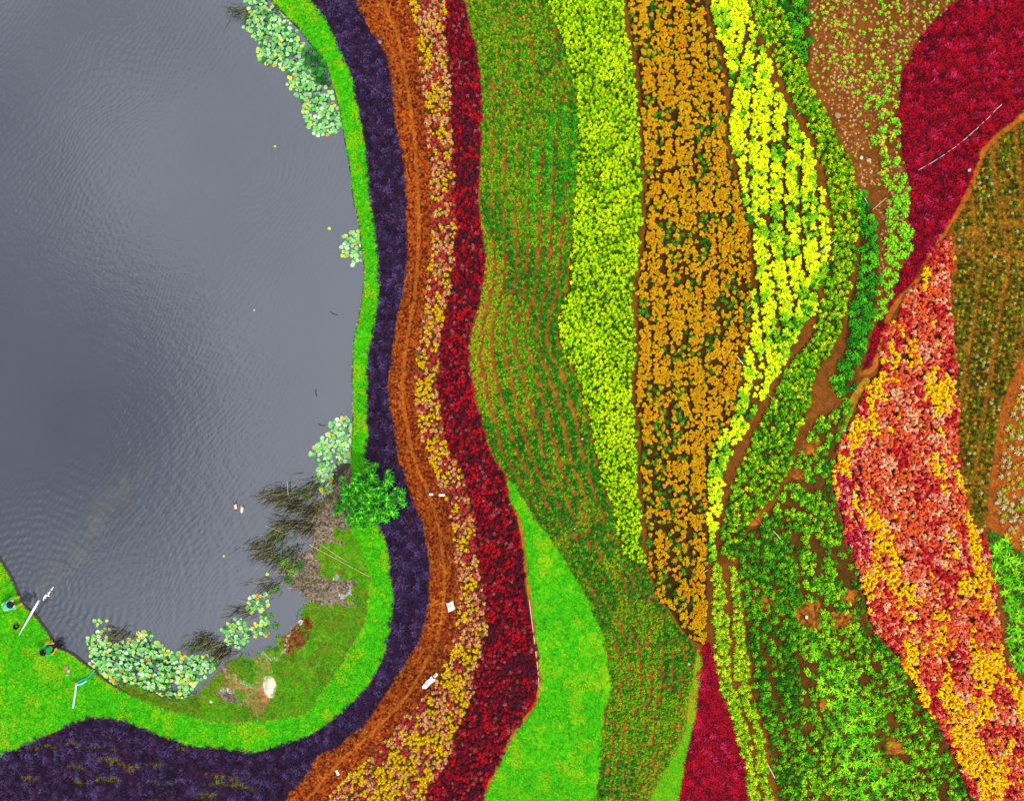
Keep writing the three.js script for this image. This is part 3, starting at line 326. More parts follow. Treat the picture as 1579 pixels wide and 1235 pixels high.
// rows of young green crop
{
  const pal = [lin(104, 180, 12), lin(46, 146, 20), lin(150, 186, 16), lin(30, 112, 20), lin(190, 168, 34)];
  const uOf = (x, y) => (x - greenL(y)) / (greenR(y) - greenL(y));
  const gap = (x, y) => { const u = uOf(x, y), w = greenR(y) - greenL(y), rows = 8; const ph = u * rows + 0.25 * (fbm(x / 40, y / 60, 91) - 0.5); const f = Math.abs(ph - Math.floor(ph) - 0.5) * 2; return f; };
  const l = spots(greenPoly, 4.1, { size: [2.6, 3.9], wob: 2, keep: (x, y, t) => { const f = gap(x, y), top = sstep(330, 60, y), bare = fbm(x / 12, y / 24, 92); const mid = sstep(300, 420, y) * sstep(840, 720, y); if (f > 0.79 - 0.13 * mid - 0.12 * (bare > 0.58) + top * 0.12 && (bare > 0.36 || mid > 0.5)) return t < 0.1 + 0.3 * top; return t < 0.98 - 0.06 * top && fbm(x / 7, y / 7, 93) > 0.26 - 0.12 * mid; } });
  plant(l, starA, pal, (x, y, t) => { const n = fbm(x / 45, y / 80, 94), r = uOf(x, y), dark = (y > 380 && y < 1000 && n > 0.4) || n > 0.62; const edge = t * 0.7 + 0.3 * vn(x / 9, y / 9, 5) < sstep(0.42, 0.12, r + 0.2 * (fbm(x / 20, y / 30, 6) - 0.5)) * sstep(350, 430, y) * sstep(680, 580, y); return edge ? (t < 0.3 ? 2 : t < 0.5 ? 0 : 4) : dark ? (t < 0.5 ? 1 : t < 0.75 ? 3 : 0) : y < 330 ? (t < 0.48 ? 0 : t < 0.72 ? 1 : t < 0.9 ? 2 : t < 0.95 ? 3 : 4) : t < 0.5 ? 0 : t < 0.75 ? 1 : t < 0.92 ? 2 : 4; }, { stuff: 'green_crop_rows', stuffLabel: 'curving rows of low green crop on orange soil', category: 'crop', hs: 1.2 });
  // dense dark hedge-like rows near the lime bed
  const hr = []; for (const p of [[[828, 230], [822, 270], [820, 330]], [[852, 180], [846, 215], [845, 260], [842, 330]], [[868, 165], [870, 200], [868, 260], [864, 330]], [[884, 180], [886, 240], [880, 300]]]) { const q = sm(p); for (let k = 0; k < q.length - 1; k++) for (let j = 0; j < 3; j++) hr.push({ x: q[k][0] + rr(-4, 4), y: q[k][1] + rr(-4, 4), r: rr(4, 5.5), t: rnd(), turn: rnd() * 6, tilt: 0, tilt2: 0, st: 1.1 }); }
  plant(hr, mound, pal, (x, y, t) => (t < 0.7 ? 1 : 0), { stuff: 'dense_crop_rows', stuffLabel: 'four dense dark green crop rows beside the lime bed', category: 'crop', hs: 1.1 });
}
// lime bed
{
  const pal = [lin(182, 226, 8, 0.76), lin(214, 240, 14, 0.78), lin(120, 190, 8, 0.7), lin(66, 118, 6)];
  const l = spots(limePoly, 5, { size: [3.4, 4.6], keep: (x, y) => fbm(x / 7, y / 7, 95) > 0.24 });
  plant(l, starSparse, pal, (x, y, t) => { const n = fbm(x / 26, y / 34, 96); return n > 0.58 ? (t < 0.65 ? 1 : 0) : t < 0.55 ? 0 : t < 0.72 ? 1 : t < 0.9 ? 2 : 3; }, { stuff: 'lime_foliage', stuffLabel: 'dense lime green bed left of the orange flowers', category: 'foliage bed', hs: 2 });
}
// orange flowers
{
  const pal = [lin(226, 170, 8, 0.68), lin(226, 146, 12, 0.68), lin(210, 172, 14, 0.68)], palG = [lin(80, 146, 14), lin(34, 120, 20), lin(140, 156, 14)];
  const row = (x, y) => { const u = (x + 5 * vn(x / 20, y / 26, 7) - 985 - 26 * sstep(20, 700, y)) / 27; return Math.abs(u - Math.floor(u) - 0.5) * 2; };
  const green = (x, y) => fbm(x / 20, y / 26, 97) > 0.575 - 0.1 * sstep(560, 760, y) * sstep(1080, 1000, x);
  const base = { size: [3.6, 5], keep: null };
  const l = spots(orangePoly, 5.2, { size: [3.4, 4.7], keep: (x, y, t) => row(x, y) < 0.86 && fbm(x / 6, y / 6, 98) > 0.3 && !(green(x, y) ? t < 0.72 : t < 0.12) });
  plant(l, marigold, pal, (x, y, t) => (t < 0.64 ? 0 : t < 0.82 ? 1 : 2), { name: 'orange_flower_plant', label: 'small COLOUR flowering plant in the broad orange bed', tones: ['golden orange', 'deep orange', 'amber'], category: 'plant', group: 'plants of the broad orange bed', stuff: 'orange_flowers', stuffLabel: 'broad bed of orange flowers right of the lime bed', hs: 1.4 });
  const gl = spots(orangePoly, 6.6, { size: [3.6, 5], keep: (x, y, t) => row(x, y) < 0.84 && (green(x, y) ? t < 0.62 : t < 0.1) });
  plant(gl, mound, palG, (x, y, t) => (t < 0.45 ? 0 : t < 0.8 ? 1 : 2), { stuff: 'unflowered_plants', stuffLabel: 'green plants not yet in flower among the orange flowers', category: 'plants', hs: 1.1 });
}
// bright yellow rows
const yellowGaps = [[[1154, 30], [1140, 100], [1125, 160]], [[1168, 60], [1157, 150], [1151, 250], [1158, 330], [1163, 420], [1170, 480], [1180, 560], [1165, 620]], [[1193, 120], [1185, 250], [1186, 400], [1195, 450], [1207, 532]], [[1212, 170], [1207, 300], [1209, 400], [1225, 480]], [[1236, 215], [1232, 330], [1240, 430]], [[1258, 262], [1260, 350], [1262, 400]], [[1151, 520], [1169, 567], [1150, 640]], [[1118, 735], [1140, 690], [1162, 640]]];
{
  const pal = [lin(232, 242, 16, 0.76), lin(200, 228, 14, 0.74), lin(140, 204, 14, 0.7), lin(54, 136, 16)];
  const l = spots(yellowPoly, 6.4, { size: [4.4, 6.4], wob: 2.4, keep: (x, y, t) => yellowGaps.every((g) => lineDist(g, x, y) > 3.4) && fbm(x / 9, y / 9, 99) > 0.3 + 0.1 * sstep(600, 700, y) });
  plant(l, yellowBloom, pal, (x, y, t) => { const n = fbm(x / 26, y / 30, 100), g = sstep(250, 560, y) * 0.12; return n > 0.62 - g * 0.6 ? (t < 0.6 ? 2 : t < 0.75 ? 3 : 1) : t < 0.66 - g ? 0 : t < 0.92 ? 1 : 2; }, { name: 'yellow_plant', label: 'COLOUR clump in yellow rows beside the orange bed', tones: ['bright yellow', 'lemon green', 'lime', 'green'], category: 'plant', group: 'clumps of the yellow rows', stuff: 'yellow_foliage', stuffLabel: 'bright yellow rows between orange bed and green band', hs: 1.2 });
}
// yellow green band and the two low rows that continue it
{
  const pal = [lin(164, 218, 12, 0.74), lin(212, 232, 18, 0.76), lin(86, 184, 14), lin(34, 122, 16), lin(124, 204, 14, 0.72)];
  const pick = (x, y, t) => { const low = sstep(420, 640, y); return t < 0.34 - 0.1 * low ? 0 : t < 0.58 - 0.22 * low ? 1 : t < 0.8 - 0.1 * low ? 4 : t < 0.92 ? 2 : 3; };
  const l = spots(limeBand, 5.8, { size: [3.6, 5], keep: (x, y, t) => fbm(x / 8, y / 8, 101) > 0.3 && t < 0.92 });
  plant(l, starA, pal, pick, { name: 'leafy_band_plant', label: 'COLOUR leafy plant in the band beside yellow rows', tones: ['light green', 'yellow', 'mid green', 'dark green', 'grass green'], category: 'plant', group: 'plants of the yellow green band', stuff: 'leafy_band', stuffLabel: 'long yellow green leafy band winding down beside the yellow rows', hs: 1.6 });
  const rowPal = [lin(170, 218, 20), lin(214, 236, 24), lin(120, 190, 22)], rp = (x, y, t) => (t < 0.5 ? 0 : t < 0.75 ? 1 : 2);
  plant(spots(rowOne, 6, { size: [4, 5.4], wob: 2 }), starA, rowPal, rp, { stuff: 'lime_row', stuffLabel: 'lime green row beside the crimson wedge', category: 'plant row', hs: 1.1 });
  plant(spots(rowTwo, 6, { size: [4, 5.4], wob: 2 }), starA, rowPal, rp, { stuff: 'lime_row', stuffLabel: 'lime green row beside the dark green shrubs', category: 'plant row', hs: 1.1 });
}
// dark green hedge shrubs
{
  const pal = [lin(50, 160, 16), lin(96, 200, 22), lin(24, 108, 16)];
  const l = [...spots(hedgePolyA, 11, { size: [6.5, 9.5] }), ...spots(hedgePolyB, 11, { size: [6.5, 10], wob: 4 })];
  plant(l, moundFine, pal, (x, y, t) => (t < 0.55 ? 0 : t < 0.8 ? 1 : 2), { name: 'round_shrub', label: 'round COLOUR shrub in the hedge along sparse bed', tones: ['green', 'bright green', 'deep green'], category: 'shrub', group: 'shrubs of the dark green hedge', stuff: 'hedge_foliage', stuffLabel: 'hedge foliage', hs: 1.1 });
}
// sparse bed: mounds near the crimson edge, seedlings further in, dry straw
{
  const pal = [lin(128, 206, 28), lin(160, 206, 34), lin(196, 200, 50), lin(206, 160, 110), lin(170, 110, 64)];
  const near = (x, y) => sstep(120, 10, lineDist(crimsonPoly, x, y)) * sstep(60, 200, y) + 0.5 * sstep(1300, 1380, x) * sstep(240, 330, y);
  const l = spots(sparsePoly, 10, { size: [3.6, 6.4], jit: 0.6, wob: 6, keep: (x, y, t) => { const n = near(x, y), edge = lineDist(hedgePolyB, x, y); const left = lineDist(sm(limeRight), x, y); if (left < 26 || (y > 110 && left < 44)) return 0; return t < 0.42 + 0.5 * n && fbm(x / 16, y / 16, 102) > 0.3 ? 0.8 + 0.35 * n : 0; } });
  plant(l, [...mound], pal, (x, y, t) => { const n = near(x, y); return t < 0.2 + 0.6 * n ? 0 : t < 0.8 ? 1 : 2; }, { name: 'green_mound_plant', label: 'separate COLOUR mound plant on the sparse brown bed', tones: ['bright green', 'light green', 'yellowish', 'straw', 'brown'], category: 'plant', group: 'mounds on the sparse brown bed', stuff: 'sparse_mounds', stuffLabel: 'more green mounds on the sparse bed', hs: 0.95 });
  const s2 = spots(sparsePoly, 8, { size: [2, 3.6], jit: 0.6, keep: (x, y, t) => y < 150 ? t < 0.62 : t < 0.25 });
  plant(s2, starSparse, pal, (x, y, t) => (t < 0.3 ? 1 : t < 0.55 ? 2 : t < 0.82 ? 3 : 4), { stuff: 'dry_seedlings', stuffLabel: 'dry straw coloured seedlings dotted over the sparse bed', category: 'seedlings', hs: 0.9 });
}
// crimson beds
{
  const pal = [lin(174, 5, 36), lin(128, 3, 32), lin(190, 12, 34), lin(100, 5, 36), lin(206, 40, 96)], w = choose([5, 3, 2.2, 1.6, 0.8]);
  const furrow = (x, y) => { const v = (y + x * 0.13 + 8 * fbm(x / 40, y / 40, 103)) / 31, f = v - Math.floor(v); return f < 0.17 && fbm(x / 26, y / 12, 104) > 0.44; };
  const l = spots(crimsonPoly, 5, { size: [3.6, 5], keep: (x, y) => !furrow(x, y) && fbm(x / 7, y / 7, 105) > 0.22 });
  plant(l, spiky, pal, (x, y, t) => w((t + 0.6 * fbm(x / 22, y / 16, 106)) % 1), { stuff: 'crimson_foliage', stuffLabel: 'large crimson bed at upper right', category: 'foliage bed', hs: 1.3 });
  plant(spots(crimsonWedge, 5, { size: [3.6, 5] }), spiky, pal, (x, y, t) => w((t + 0.6 * fbm(x / 22, y / 16, 107)) % 1), { stuff: 'crimson_foliage', stuffLabel: 'crimson wedge between grass verge and lime row', category: 'foliage bed', hs: 1.0 });
}
// coleus-like bed in coral, yellow and red
{
  const pal = [lin(222, 100, 60, 0.76), lin(246, 200, 10, 0.74), lin(200, 36, 48, 0.72), lin(234, 136, 112, 0.76), lin(240, 182, 134, 0.76), lin(206, 48, 96, 0.72), lin(230, 116, 40, 0.76)];
  const l = spots(coleusPoly, 5.4, { size: [3.4, 4.9], wob: 4, keep: (x, y) => fbm(x / 9, y / 9, 108) > 0.265 });
  plant(l, starCoral, pal, (x, y, t) => { const s = x + y * 0.25, yv = fbm((x - y * 0.18) / 26, y / 60, 109) + 0.035 * sstep(900, 1150, y), rv = fbm(x / 24, y / 24, 110), edge = lineDist(coleusPoly, x, y) < 26 ? 0.09 : 0; const pk = fbm(x / 15, y / 15, 121), mg = fbm(x / 18 + 40, y / 18, 122), left = lineDist(coleusPoly, x, y) < 34 && x < 1340 && y > 690 && y < 870; return yv + 0.25 * (vn(x / 8, y / 8, 124) - 0.5) > 0.6 ? (t < 0.88 ? 1 : t < 0.95 ? 6 : 4) : left && mg > 0.42 ? (t < 0.4 ? 5 : t < 0.75 ? 3 : 2) : rv + edge > 0.6 ? (t < 0.6 ? 2 : t < 0.85 ? 0 : 3) : pk > 0.63 ? (t < 0.55 ? 4 : 3) : pk < 0.3 ? (t < 0.5 ? 1 : 6) : t < 0.66 ? 0 : t < 0.76 ? 6 : t < 0.86 ? 3 : t < 0.95 ? 2 : 4; }, { name: 'coral_foliage_plant', label: 'COLOUR foliage clump in the large coral bed', tones: ['coral', 'yellow', 'red', 'salmon', 'peach', 'magenta', 'orange'], category: 'plant', group: 'clumps of the large coral bed', stuff: 'coral_foliage', stuffLabel: 'large coral, yellow and red bed running down the right side', hs: 1.6 });
}
// striped bed at the right edge
{
  const pal = [lin(84, 124, 16), lin(34, 70, 14), lin(164, 168, 24), lin(196, 154, 34), lin(200, 204, 130, 0.6)];
  const stripe = (x, y) => { const v = (x + y * 0.16 + 4 * fbm(x / 30, y / 40, 111)) / 30; return v - Math.floor(v); };
  const l = [];
  for (let i = -60; i < 60; i++) { if (((i % 6) + 6) % 6 === 0) continue; for (let y = 100; y < 815; y += 5.6) { const yy = y + rr(-1.2, 1.2), x = 1500 + i * 6.6 - (yy - 500) * 0.16 * sstep(330, 420, yy) + (yy - 330) * 0.1 * sstep(400, 330, yy) + 4 * (fbm(i * 0.4, yy / 60, 111) - 0.5) + rr(-0.9, 0.9); const t = rnd(), tt = rnd(); if (x > 1660 || !inPoly(stripedPoly, x, yy) || t < 0.08 || (yy > 305 && yy < 395 && fbm(x / 60, yy / 8, 112) > 0.52 && t < 0.75)) continue; l.push({ x, y: yy, r: rr(3.0, 4.2), t: tt, turn: rnd() * 6.28, tilt: rr(-0.2, 0.2), tilt2: rr(-0.2, 0.2), st: rr(0.8, 1.2) }); } }
  plant(l, starSparse, pal, (x, y, t) => (y < 320 && x > 1520 && t < 0.5 ? 0 : t < 0.34 ? 0 : t < 0.72 ? 1 : t < 0.88 ? 2 : t < 0.96 ? 3 : 4), { stuff: 'striped_crop', stuffLabel: 'olive green crop in fine dotted rows at the right edge', category: 'crop', hs: 1.6 });
}
// green shrubs on brown soil
{
  const pal = [lin(104, 180, 12, 0.72), lin(62, 150, 14), lin(138, 206, 22, 0.75), lin(30, 104, 16), lin(156, 198, 24, 0.72)];
  const furrows = [[[1172, 985], [1186, 1030], [1196, 1070], [1208, 1110], [1212, 1140]], [[1228, 1000], [1240, 1050], [1246, 1080]], [[1195, 990], [1190, 975]], [[1215, 760], [1222, 830], [1235, 900], [1245, 930]]];
  const bare = (x, y) => [[1250, 690, 12], [1230, 735, 12], [1165, 805, 12], [1247, 945, 18], [1300, 955, 14], [1275, 1085, 7], [1380, 1150, 12], [1362, 1185, 12], [1312, 920, 9], [1182, 925, 8]].some(([a, b, r]) => Math.hypot(x - a, y - b) < r * (0.7 + 0.6 * vn(x / 6, y / 6, 5)));
  const l = spots(shrubPoly, 7.4, { size: [4.2, 6.6], jit: 0.5, wob: 4, keep: (x, y, t) => !inPoly(bladeBand, x, y) && furrows.every((f) => lineDist(f, x, y) > 3.2) && !bare(x, y) && fbm(x / 11, y / 11, 113) > (x < 1240 && y > 840 ? 0.3 : 0.4) });
  plant(l, mound, pal, (x, y, t) => { const dk = x < 1235 && y > 800 || lineDist(coleusPoly, x, y) < 18; return dk ? (t < 0.4 ? 1 : t < 0.7 ? 3 : 0) : t < 0.42 ? 0 : t < 0.6 ? 1 : t < 0.85 ? 2 : t < 0.92 ? 3 : 4; }, { name: 'green_shrub', label: 'COLOUR shrub on brown soil left of coral bed', tones: ['mid green', 'green', 'light green', 'deep green', 'yellow green'], category: 'shrub', group: 'small shrubs left of the coral bed', stuff: 'shrub_foliage', stuffLabel: 'small green shrubs on brown soil left of the coral bed', hs: 1.3 });
}
// strappy leaved plants
{
  const pal = [lin(92, 192, 10, 0.72), lin(150, 224, 26, 0.78), lin(40, 132, 10)], p = (x, y, t) => (t < 0.5 ? 0 : t < 0.8 ? 1 : 2);
  plant(spots(bladeBand, 10.5, { size: [6.5, 9], jit: 0.5, wob: 5 }), spider, pal, p, { name: 'strappy_plant', label: 'COLOUR strappy plant in the strip among the shrubs', tones: ['green', 'light green', 'dark green'], category: 'plant', group: 'strappy plants among the shrubs', stuff: 'strappy_foliage', stuffLabel: 'strappy plants', hs: 1.0, singles: 300 });
  plant(spots(bladePoly, 10.5, { size: [7, 10], jit: 0.5, wob: 3 }), spider, pal, p, { name: 'strappy_plant', label: 'COLOUR strappy plant at right edge beside coral bed', tones: ['green', 'light green', 'dark green'], category: 'plant', group: 'strappy plants at the right edge', stuff: 'strappy_foliage', stuffLabel: 'strappy plants at the right edge', hs: 1.0, singles: 300 });
}
// pale leaved plants at the right edge
{
  const pal = [lin(222, 200, 130, 0.55), lin(140, 196, 24, 0.65), lin(216, 190, 44, 0.6), lin(232, 216, 170, 0.55)];
  plant(spots(palePoly, 8.6, { size: [3.4, 6], jit: 0.55, keep: (x, y, t) => t < 0.74 }), starA, pal, (x, y, t) => (t < 0.45 ? 0 : t < 0.65 ? 1 : t < 0.85 ? 2 : 3), { name: 'pale_leaf_plant', label: 'COLOUR leaved plant on bare soil at right edge', tones: ['cream', 'green', 'yellow', 'white'], category: 'plant', group: 'pale plants at the right edge', stuff: 'pale_foliage', stuffLabel: 'pale plants', hs: 0.9 });
}
// turf
{
  const pal = [lin(62, 210, 6, 0.7), lin(92, 222, 6, 0.7), lin(42, 176, 8, 0.68), lin(156, 214, 10, 0.7), lin(190, 176, 30)];
  const pick = (x, y, t) => { const n = fbm(x / 24, y / 24, 31), s = x < 150 && y > 880 ? 0.05 : 0; if (x < 640 && t < 0.5 && (lineDist(B, x, y) < 3 || lineDist(A, x, y) < 3.5) && vn(x / 10, y / 10, 12) > 0.4) return t < 0.28 ? 3 : 4; return n + s > 0.62 ? (t < 0.5 ? 3 : t < 0.62 ? 4 : 1) : t < 0.45 ? 0 : t < 0.75 ? 1 : t < 0.97 ? 2 : 3; };
  const o = { size: [2.2, 3.4], wob: 1, jit: 0.5 };
  plant(spots(lawnStrip, 2.5, o), grassTuft, pal, pick, { stuff: 'turf_grass', stuffLabel: 'short mown turf of the lawn strip along the pond', category: 'grass', hs: 0.62 });
  plant(spots(lawnWedge, 2.5, o), grassTuft, pal, pick, { stuff: 'turf_grass', stuffLabel: 'short mown turf of the lawn wedge', category: 'grass', hs: 0.62 });
  plant(spots(wedgeGrass, 2.6, o), grassTuft, pal, (x, y, t) => (y < 1120 && t < 0.5 ? 4 : t < 0.7 ? 0 : 3), { stuff: 'turf_grass', stuffLabel: 'turf of the narrow verge beside the crimson wedge', category: 'grass', hs: 0.62 });
  const wet = spots(wetPoly, 3.6, { size: [3, 5], jit: 0.6, keep: (x, y, t) => wetGreen(x, y) && fbm(x / 14, y / 14, 115) > 0.36 });
  for (const s of wet) s.base = wetHeight(s.x, s.y) - 0.01;
  plant(wet, grassTuft, [lin(64, 176, 14), lin(110, 180, 20), lin(40, 130, 16), lin(140, 150, 30), lin(130, 100, 50)], (x, y, t) => { const n = fbm(x / 20, y / 20, 116); return n > 0.55 ? (t < 0.6 ? 0 : 1) : t < 0.3 ? 2 : t < 0.6 ? 1 : t < 0.85 ? 3 : 4; }, { stuff: 'marsh_grass', stuffLabel: 'rough grass and moss covering the marsh', category: 'grass', hs: 0.9 });
  const lm = spots(lowMoss, 3.4, { size: [3, 5], jit: 0.6, wob: 1 }); for (const s of lm) s.base = -0.1;
  plant(lm, grassTuft, [lin(80, 150, 16), lin(130, 140, 30), lin(60, 110, 16)], (x, y, t) => Math.floor(t * 2.99), { stuff: 'shore_moss', stuffLabel: 'dull moss between the largest lily crowd and the lawn', category: 'moss', hs: 0.9 });
  const litter = spots(wetPoly, 4, { size: [2, 4], jit: 0.6, keep: (x, y, t) => !wetGreen(x, y) && t < 0.6 }); for (const s of litter) s.base = Math.max(WL, wetHeight(s.x, s.y)) - 0.005;
  plant(litter, weed, [lin(160, 134, 104), lin(86, 78, 30), lin(50, 44, 32), lin(110, 116, 30)], (x, y, t) => Math.floor(t * 3.99), { stuff: 'reed_litter', stuffLabel: 'broken brown reed litter on the mud', category: 'plant litter', hs: 0.5 });
}
// ---------------------------------------------------------------- water lilies
const plain = (c, rough = 0.8, spec = 0.3) => new THREE.MeshPhysicalMaterial({ color: c, roughness: rough, specularIntensity: spec });
function padGeo(n) { const g = new Geo(), rim = [], gapA = 0.35; for (let k = 0; k <= n; k++) { const a = gapA / 2 + (6.283 - gapA) * k / n, q = 1 + 0.07 * Math.sin(a * 3 + n); rim.push([Math.cos(a) * q, 0.1 + 0.05 * Math.sin(a * 4 + n), Math.sin(a) * q]); } for (let k = 0; k < n; k++) g.tri([0, 0, 0], rim[k + 1], rim[k], [1, 1, 1]); const b = g.build(); b.deleteAttribute('color'); return b; }
const padGeos = [padGeo(11), padGeo(12), padGeo(13)];
const padMats = [lin(130, 204, 104, 0.55), lin(160, 220, 134, 0.55), lin(104, 190, 74, 0.55), lin(186, 216, 80, 0.55), lin(228, 206, 50, 0.55), lin(216, 150, 50, 0.55), lin(30, 116, 30, 0.5), lin(196, 232, 180, 0.6)].map((c) => plain(c, 0.6, 0.5));
const onWater = (x, y) => Math.max(WL, -0.13);
function lilyPatch(poly, label, lift, weights, spacing = 5.2) {
  const g = new THREE.Group(), [a, b, c, d] = bboxOf(poly), cx = (a + c) / 2, cy = (b + d) / 2, w = choose(weights);
  g.position.set(X(cx), WL, Z(cy));
  const l = spots(poly, spacing * 0.94, { size: [2.3, 3.6], jit: 0.5, wob: 4, keep: (x, y, t) => fbm(x / 11, y / 11, 120) > 0.27 && t < 0.94 });
  l.sort((p, q) => q.r - p.r);
  const rest = [];
  l.forEach((s, i) => {
    const edge = lineDist(poly, s.x, s.y), up = lift * sstep(4, 22, edge) * rr(0.1, 1), ci = edge < 7 && s.t > 0.78 ? (s.t > 0.97 ? 5 : s.t > 0.9 ? 4 : 3) : w(rnd());
    const m = new THREE.Mesh(padGeos[i % 3], padMats[ci]); m.name = 'lily_pad'; m.castShadow = m.receiveShadow = true;
    m.position.set(X(s.x) - X(cx), 0.012 + 0.004 * (i % 5) + up, Z(s.y) - Z(cy)); m.rotation.set(up ? rr(-0.6, 0.6) : rr(-0.06, 0.06), s.turn, up ? rr(-0.6, 0.6) : rr(-0.06, 0.06)); m.scale.setScalar(s.r / S);
    if (i < 300) g.add(m); else rest.push(m);
  });
  if (rest.length) { const im = new THREE.InstancedMesh(padGeos[0], new THREE.MeshPhysicalMaterial({ color: 0xffffff, roughness: 0.6, specularIntensity: 0.5 }), rest.length); rest.forEach((m, i) => { m.updateMatrix(); im.setMatrixAt(i, m.matrix); im.setColorAt(i, m.material.color); }); im.name = 'small_pads'; im.userData.kind = 'stuff'; g.add(im); }
  add(g, 'water_lily', label, 'water lily', 'water lilies along the shore');
}
const wNear = [5, 3, 3, 0.6, 0.3, 0.1, 1.6, 1.2];
lilyPatch(sm([[382, -10], [376, 40], [392, 60], [397, 88], [420, 100], [440, 110], [448, 140], [466, 155], [469, 180], [485, 205], [505, 207], [524, 198], [522, 165], [508, 138], [490, 118], [476, 100], [470, 76], [458, 50], [440, 25], [425, 0]]), 'large patch of pale green lily pads at the top shore', 0.16, wNear);
lilyPatch(sm([[527, 362], [540, 355], [553, 352], [557, 375], [559, 398], [545, 411], [531, 405], [526, 382]]), 'small round patch of lily pads midway down the shore', 0, [4, 3, 2, 1, 0.6, 0.3, 0.2, 1], 6.2);
lilyPatch(sm([[525, 642], [540, 650], [544, 670], [542, 700], [540, 725], [520, 735], [520, 750], [505, 763], [492, 755], [488, 735], [487, 710], [477, 702], [482, 690], [497, 680], [508, 655]]), 'patch of pale lily pads just above the leafy tree', 0.05, [4, 4, 2, 0.6, 0.3, 0.1, 0.3, 2.4]);
lilyPatch(sm([[133, 986], [147, 976], [160, 979], [178, 990], [196, 983], [225, 974], [243, 991], [258, 1001], [279, 1009], [304, 1012], [337, 1014], [324, 1037], [304, 1057], [292, 1082], [268, 1088], [228, 1078], [190, 1062], [155, 1040], [134, 1022], [138, 1006]]), 'largest crowd of lily pads along the lower shore', 0.2, [4, 2.6, 3, 1, 0.7, 0.2, 2.4, 1.4], 5);
lilyPatch(sm([[340, 971], [358, 951], [376, 958], [384, 966], [411, 948], [411, 981], [384, 989], [368, 1001], [348, 996], [343, 984]]), 'lily pads at the edge of the marsh above the sand heap', 0.04, [3, 2, 4, 1, 0.3, 0.1, 1.5, 0.4], 5.8);
lilyPatch(sm([[377, 938], [386, 923], [409, 916], [414, 931], [401, 946], [386, 946]]), 'little cluster of lily pads at the tip of the marsh', 0.02, [3, 2, 4, 1, 0.3, 0.1, 1.2, 0.4], 5.8);
for (const [x, y, r, lb] of [[507, 352, 2.6, 'single yellow lily pad off the small round patch'], [423, 225, 1.8, 'single pale lily pad drifting below the top patch'], [344, 858, 1.8, 'single tiny pad drifting in mid pond near the ducks'], [411, 886, 2.8, 'single yellow lily pad off the marsh reeds'], [391, 478, 1.4, 'single pale speck of a pad in the open pond']]) { const m = new THREE.Mesh(padGeos[1], padMats[3]); m.position.set(X(x), WL + 0.012, Z(y)); m.rotation.y = x; m.scale.setScalar(r / S); add(m, 'floating_pad', lb, 'lily pad', 'stray pads on the open water'); }
{ const g = new THREE.Group(); g.position.set(X(150), WL, Z(966)); for (const [x, y, r] of [[144, 958, 3.4], [151, 957, 2.4], [154, 960, 2.4], [149, 963, 2.4], [148, 966, 2], [163, 958, 2.6], [160, 970, 2.2], [167, 971, 2.2], [156, 974, 2.2]]) { const m = part(g, padGeos[2], padMats[x % 2 ? 3 : 0], 'lily_pad'); m.position.set(X(x) - X(150), 0.012, Z(y) - Z(966)); m.scale.setScalar(r / S); m.rotation.y = x * 3; } add(g, 'water_lily', 'nine loose lily pads drifting left of the largest crowd', 'water lily', 'water lilies along the shore'); }

// ---------------------------------------------------------------- shore shrubs and reeds
{
  const pal = [lin(28, 132, 24), lin(16, 98, 22), lin(50, 156, 30)];
  const l = spots(sm([[468, 76], [484, 70], [500, 96], [509, 128], [500, 130], [484, 118], [472, 104]]), 9, { size: [6, 8], wob: 2 }); for (const s of l) s.base = -0.12;
  plant(l, moundFine, pal, (x, y, t) => Math.floor(t * 2.99), { name: 'shore_shrub', label: 'dark green shrub between top lily patch and lawn strip', category: 'shrub', group: 'shore shrubs by the top lily patch', stuff: 'shore_foliage', stuffLabel: 'shore foliage', hs: 1.2 });
  const ms = [[438, 868, 10], [450, 880, 12], [444, 894, 9], [462, 872, 9], [424, 908, 9], [416, 950, 7], [424, 966, 8], [428, 984, 7], [410, 975, 6], [426, 1002, 6], [414, 1000, 6], [380, 1026, 7], [396, 1034, 7], [364, 1024, 6]].map(([x, y, r]) => ({ x, y, r, t: rnd(), turn: rnd() * 6, tilt: 0, tilt2: 0, st: 1, base: Math.max(WL - 0.02, wetHeight(x, y) - 0.02) }));
  const where = ['in the reeds', 'on the marsh edge'];
  plant(ms, moundFine, [lin(70, 140, 40), lin(44, 104, 30), lin(96, 150, 40)], (x, y, t) => Math.floor(t * 2.99), { name: 'marsh_shrub', label: 'low dull green bush on the marsh edge', category: 'shrub', group: 'low bushes on the marsh edge', stuff: 'marsh_foliage', stuffLabel: 'marsh foliage', hs: 0.7 });
}
function reeds(x, y, n, len, yaw, cols, label) {
  const g = new Geo();
  for (let k = 0; k < n; k++) { const a = rr(0, 6.28), r = rr(0, 0.55) * (1 + (k % 3) * 0.3); g.blade([Math.cos(a) * r + Math.cos(yaw) * rr(-0.5, 0.3), -0.05, Math.sin(a) * r * 0.6 + Math.sin(yaw) * rr(-0.5, 0.3)], yaw + rr(-0.7, 0.7), rr(0.15, 1.0), len * rr(0.5, 1.2), rr(0.016, 0.04), cols[Math.floor(rnd() * cols.length)].toArray(), rr(0.2, 1.1)); }
  const m = new THREE.Mesh(g.build(), whiteMat); m.position.set(X(x), Math.max(WL, wetHeight(x, y)), Z(y)); add(m, 'reed_clump', label, 'reeds', 'reeds leaning over the marsh edge');
}
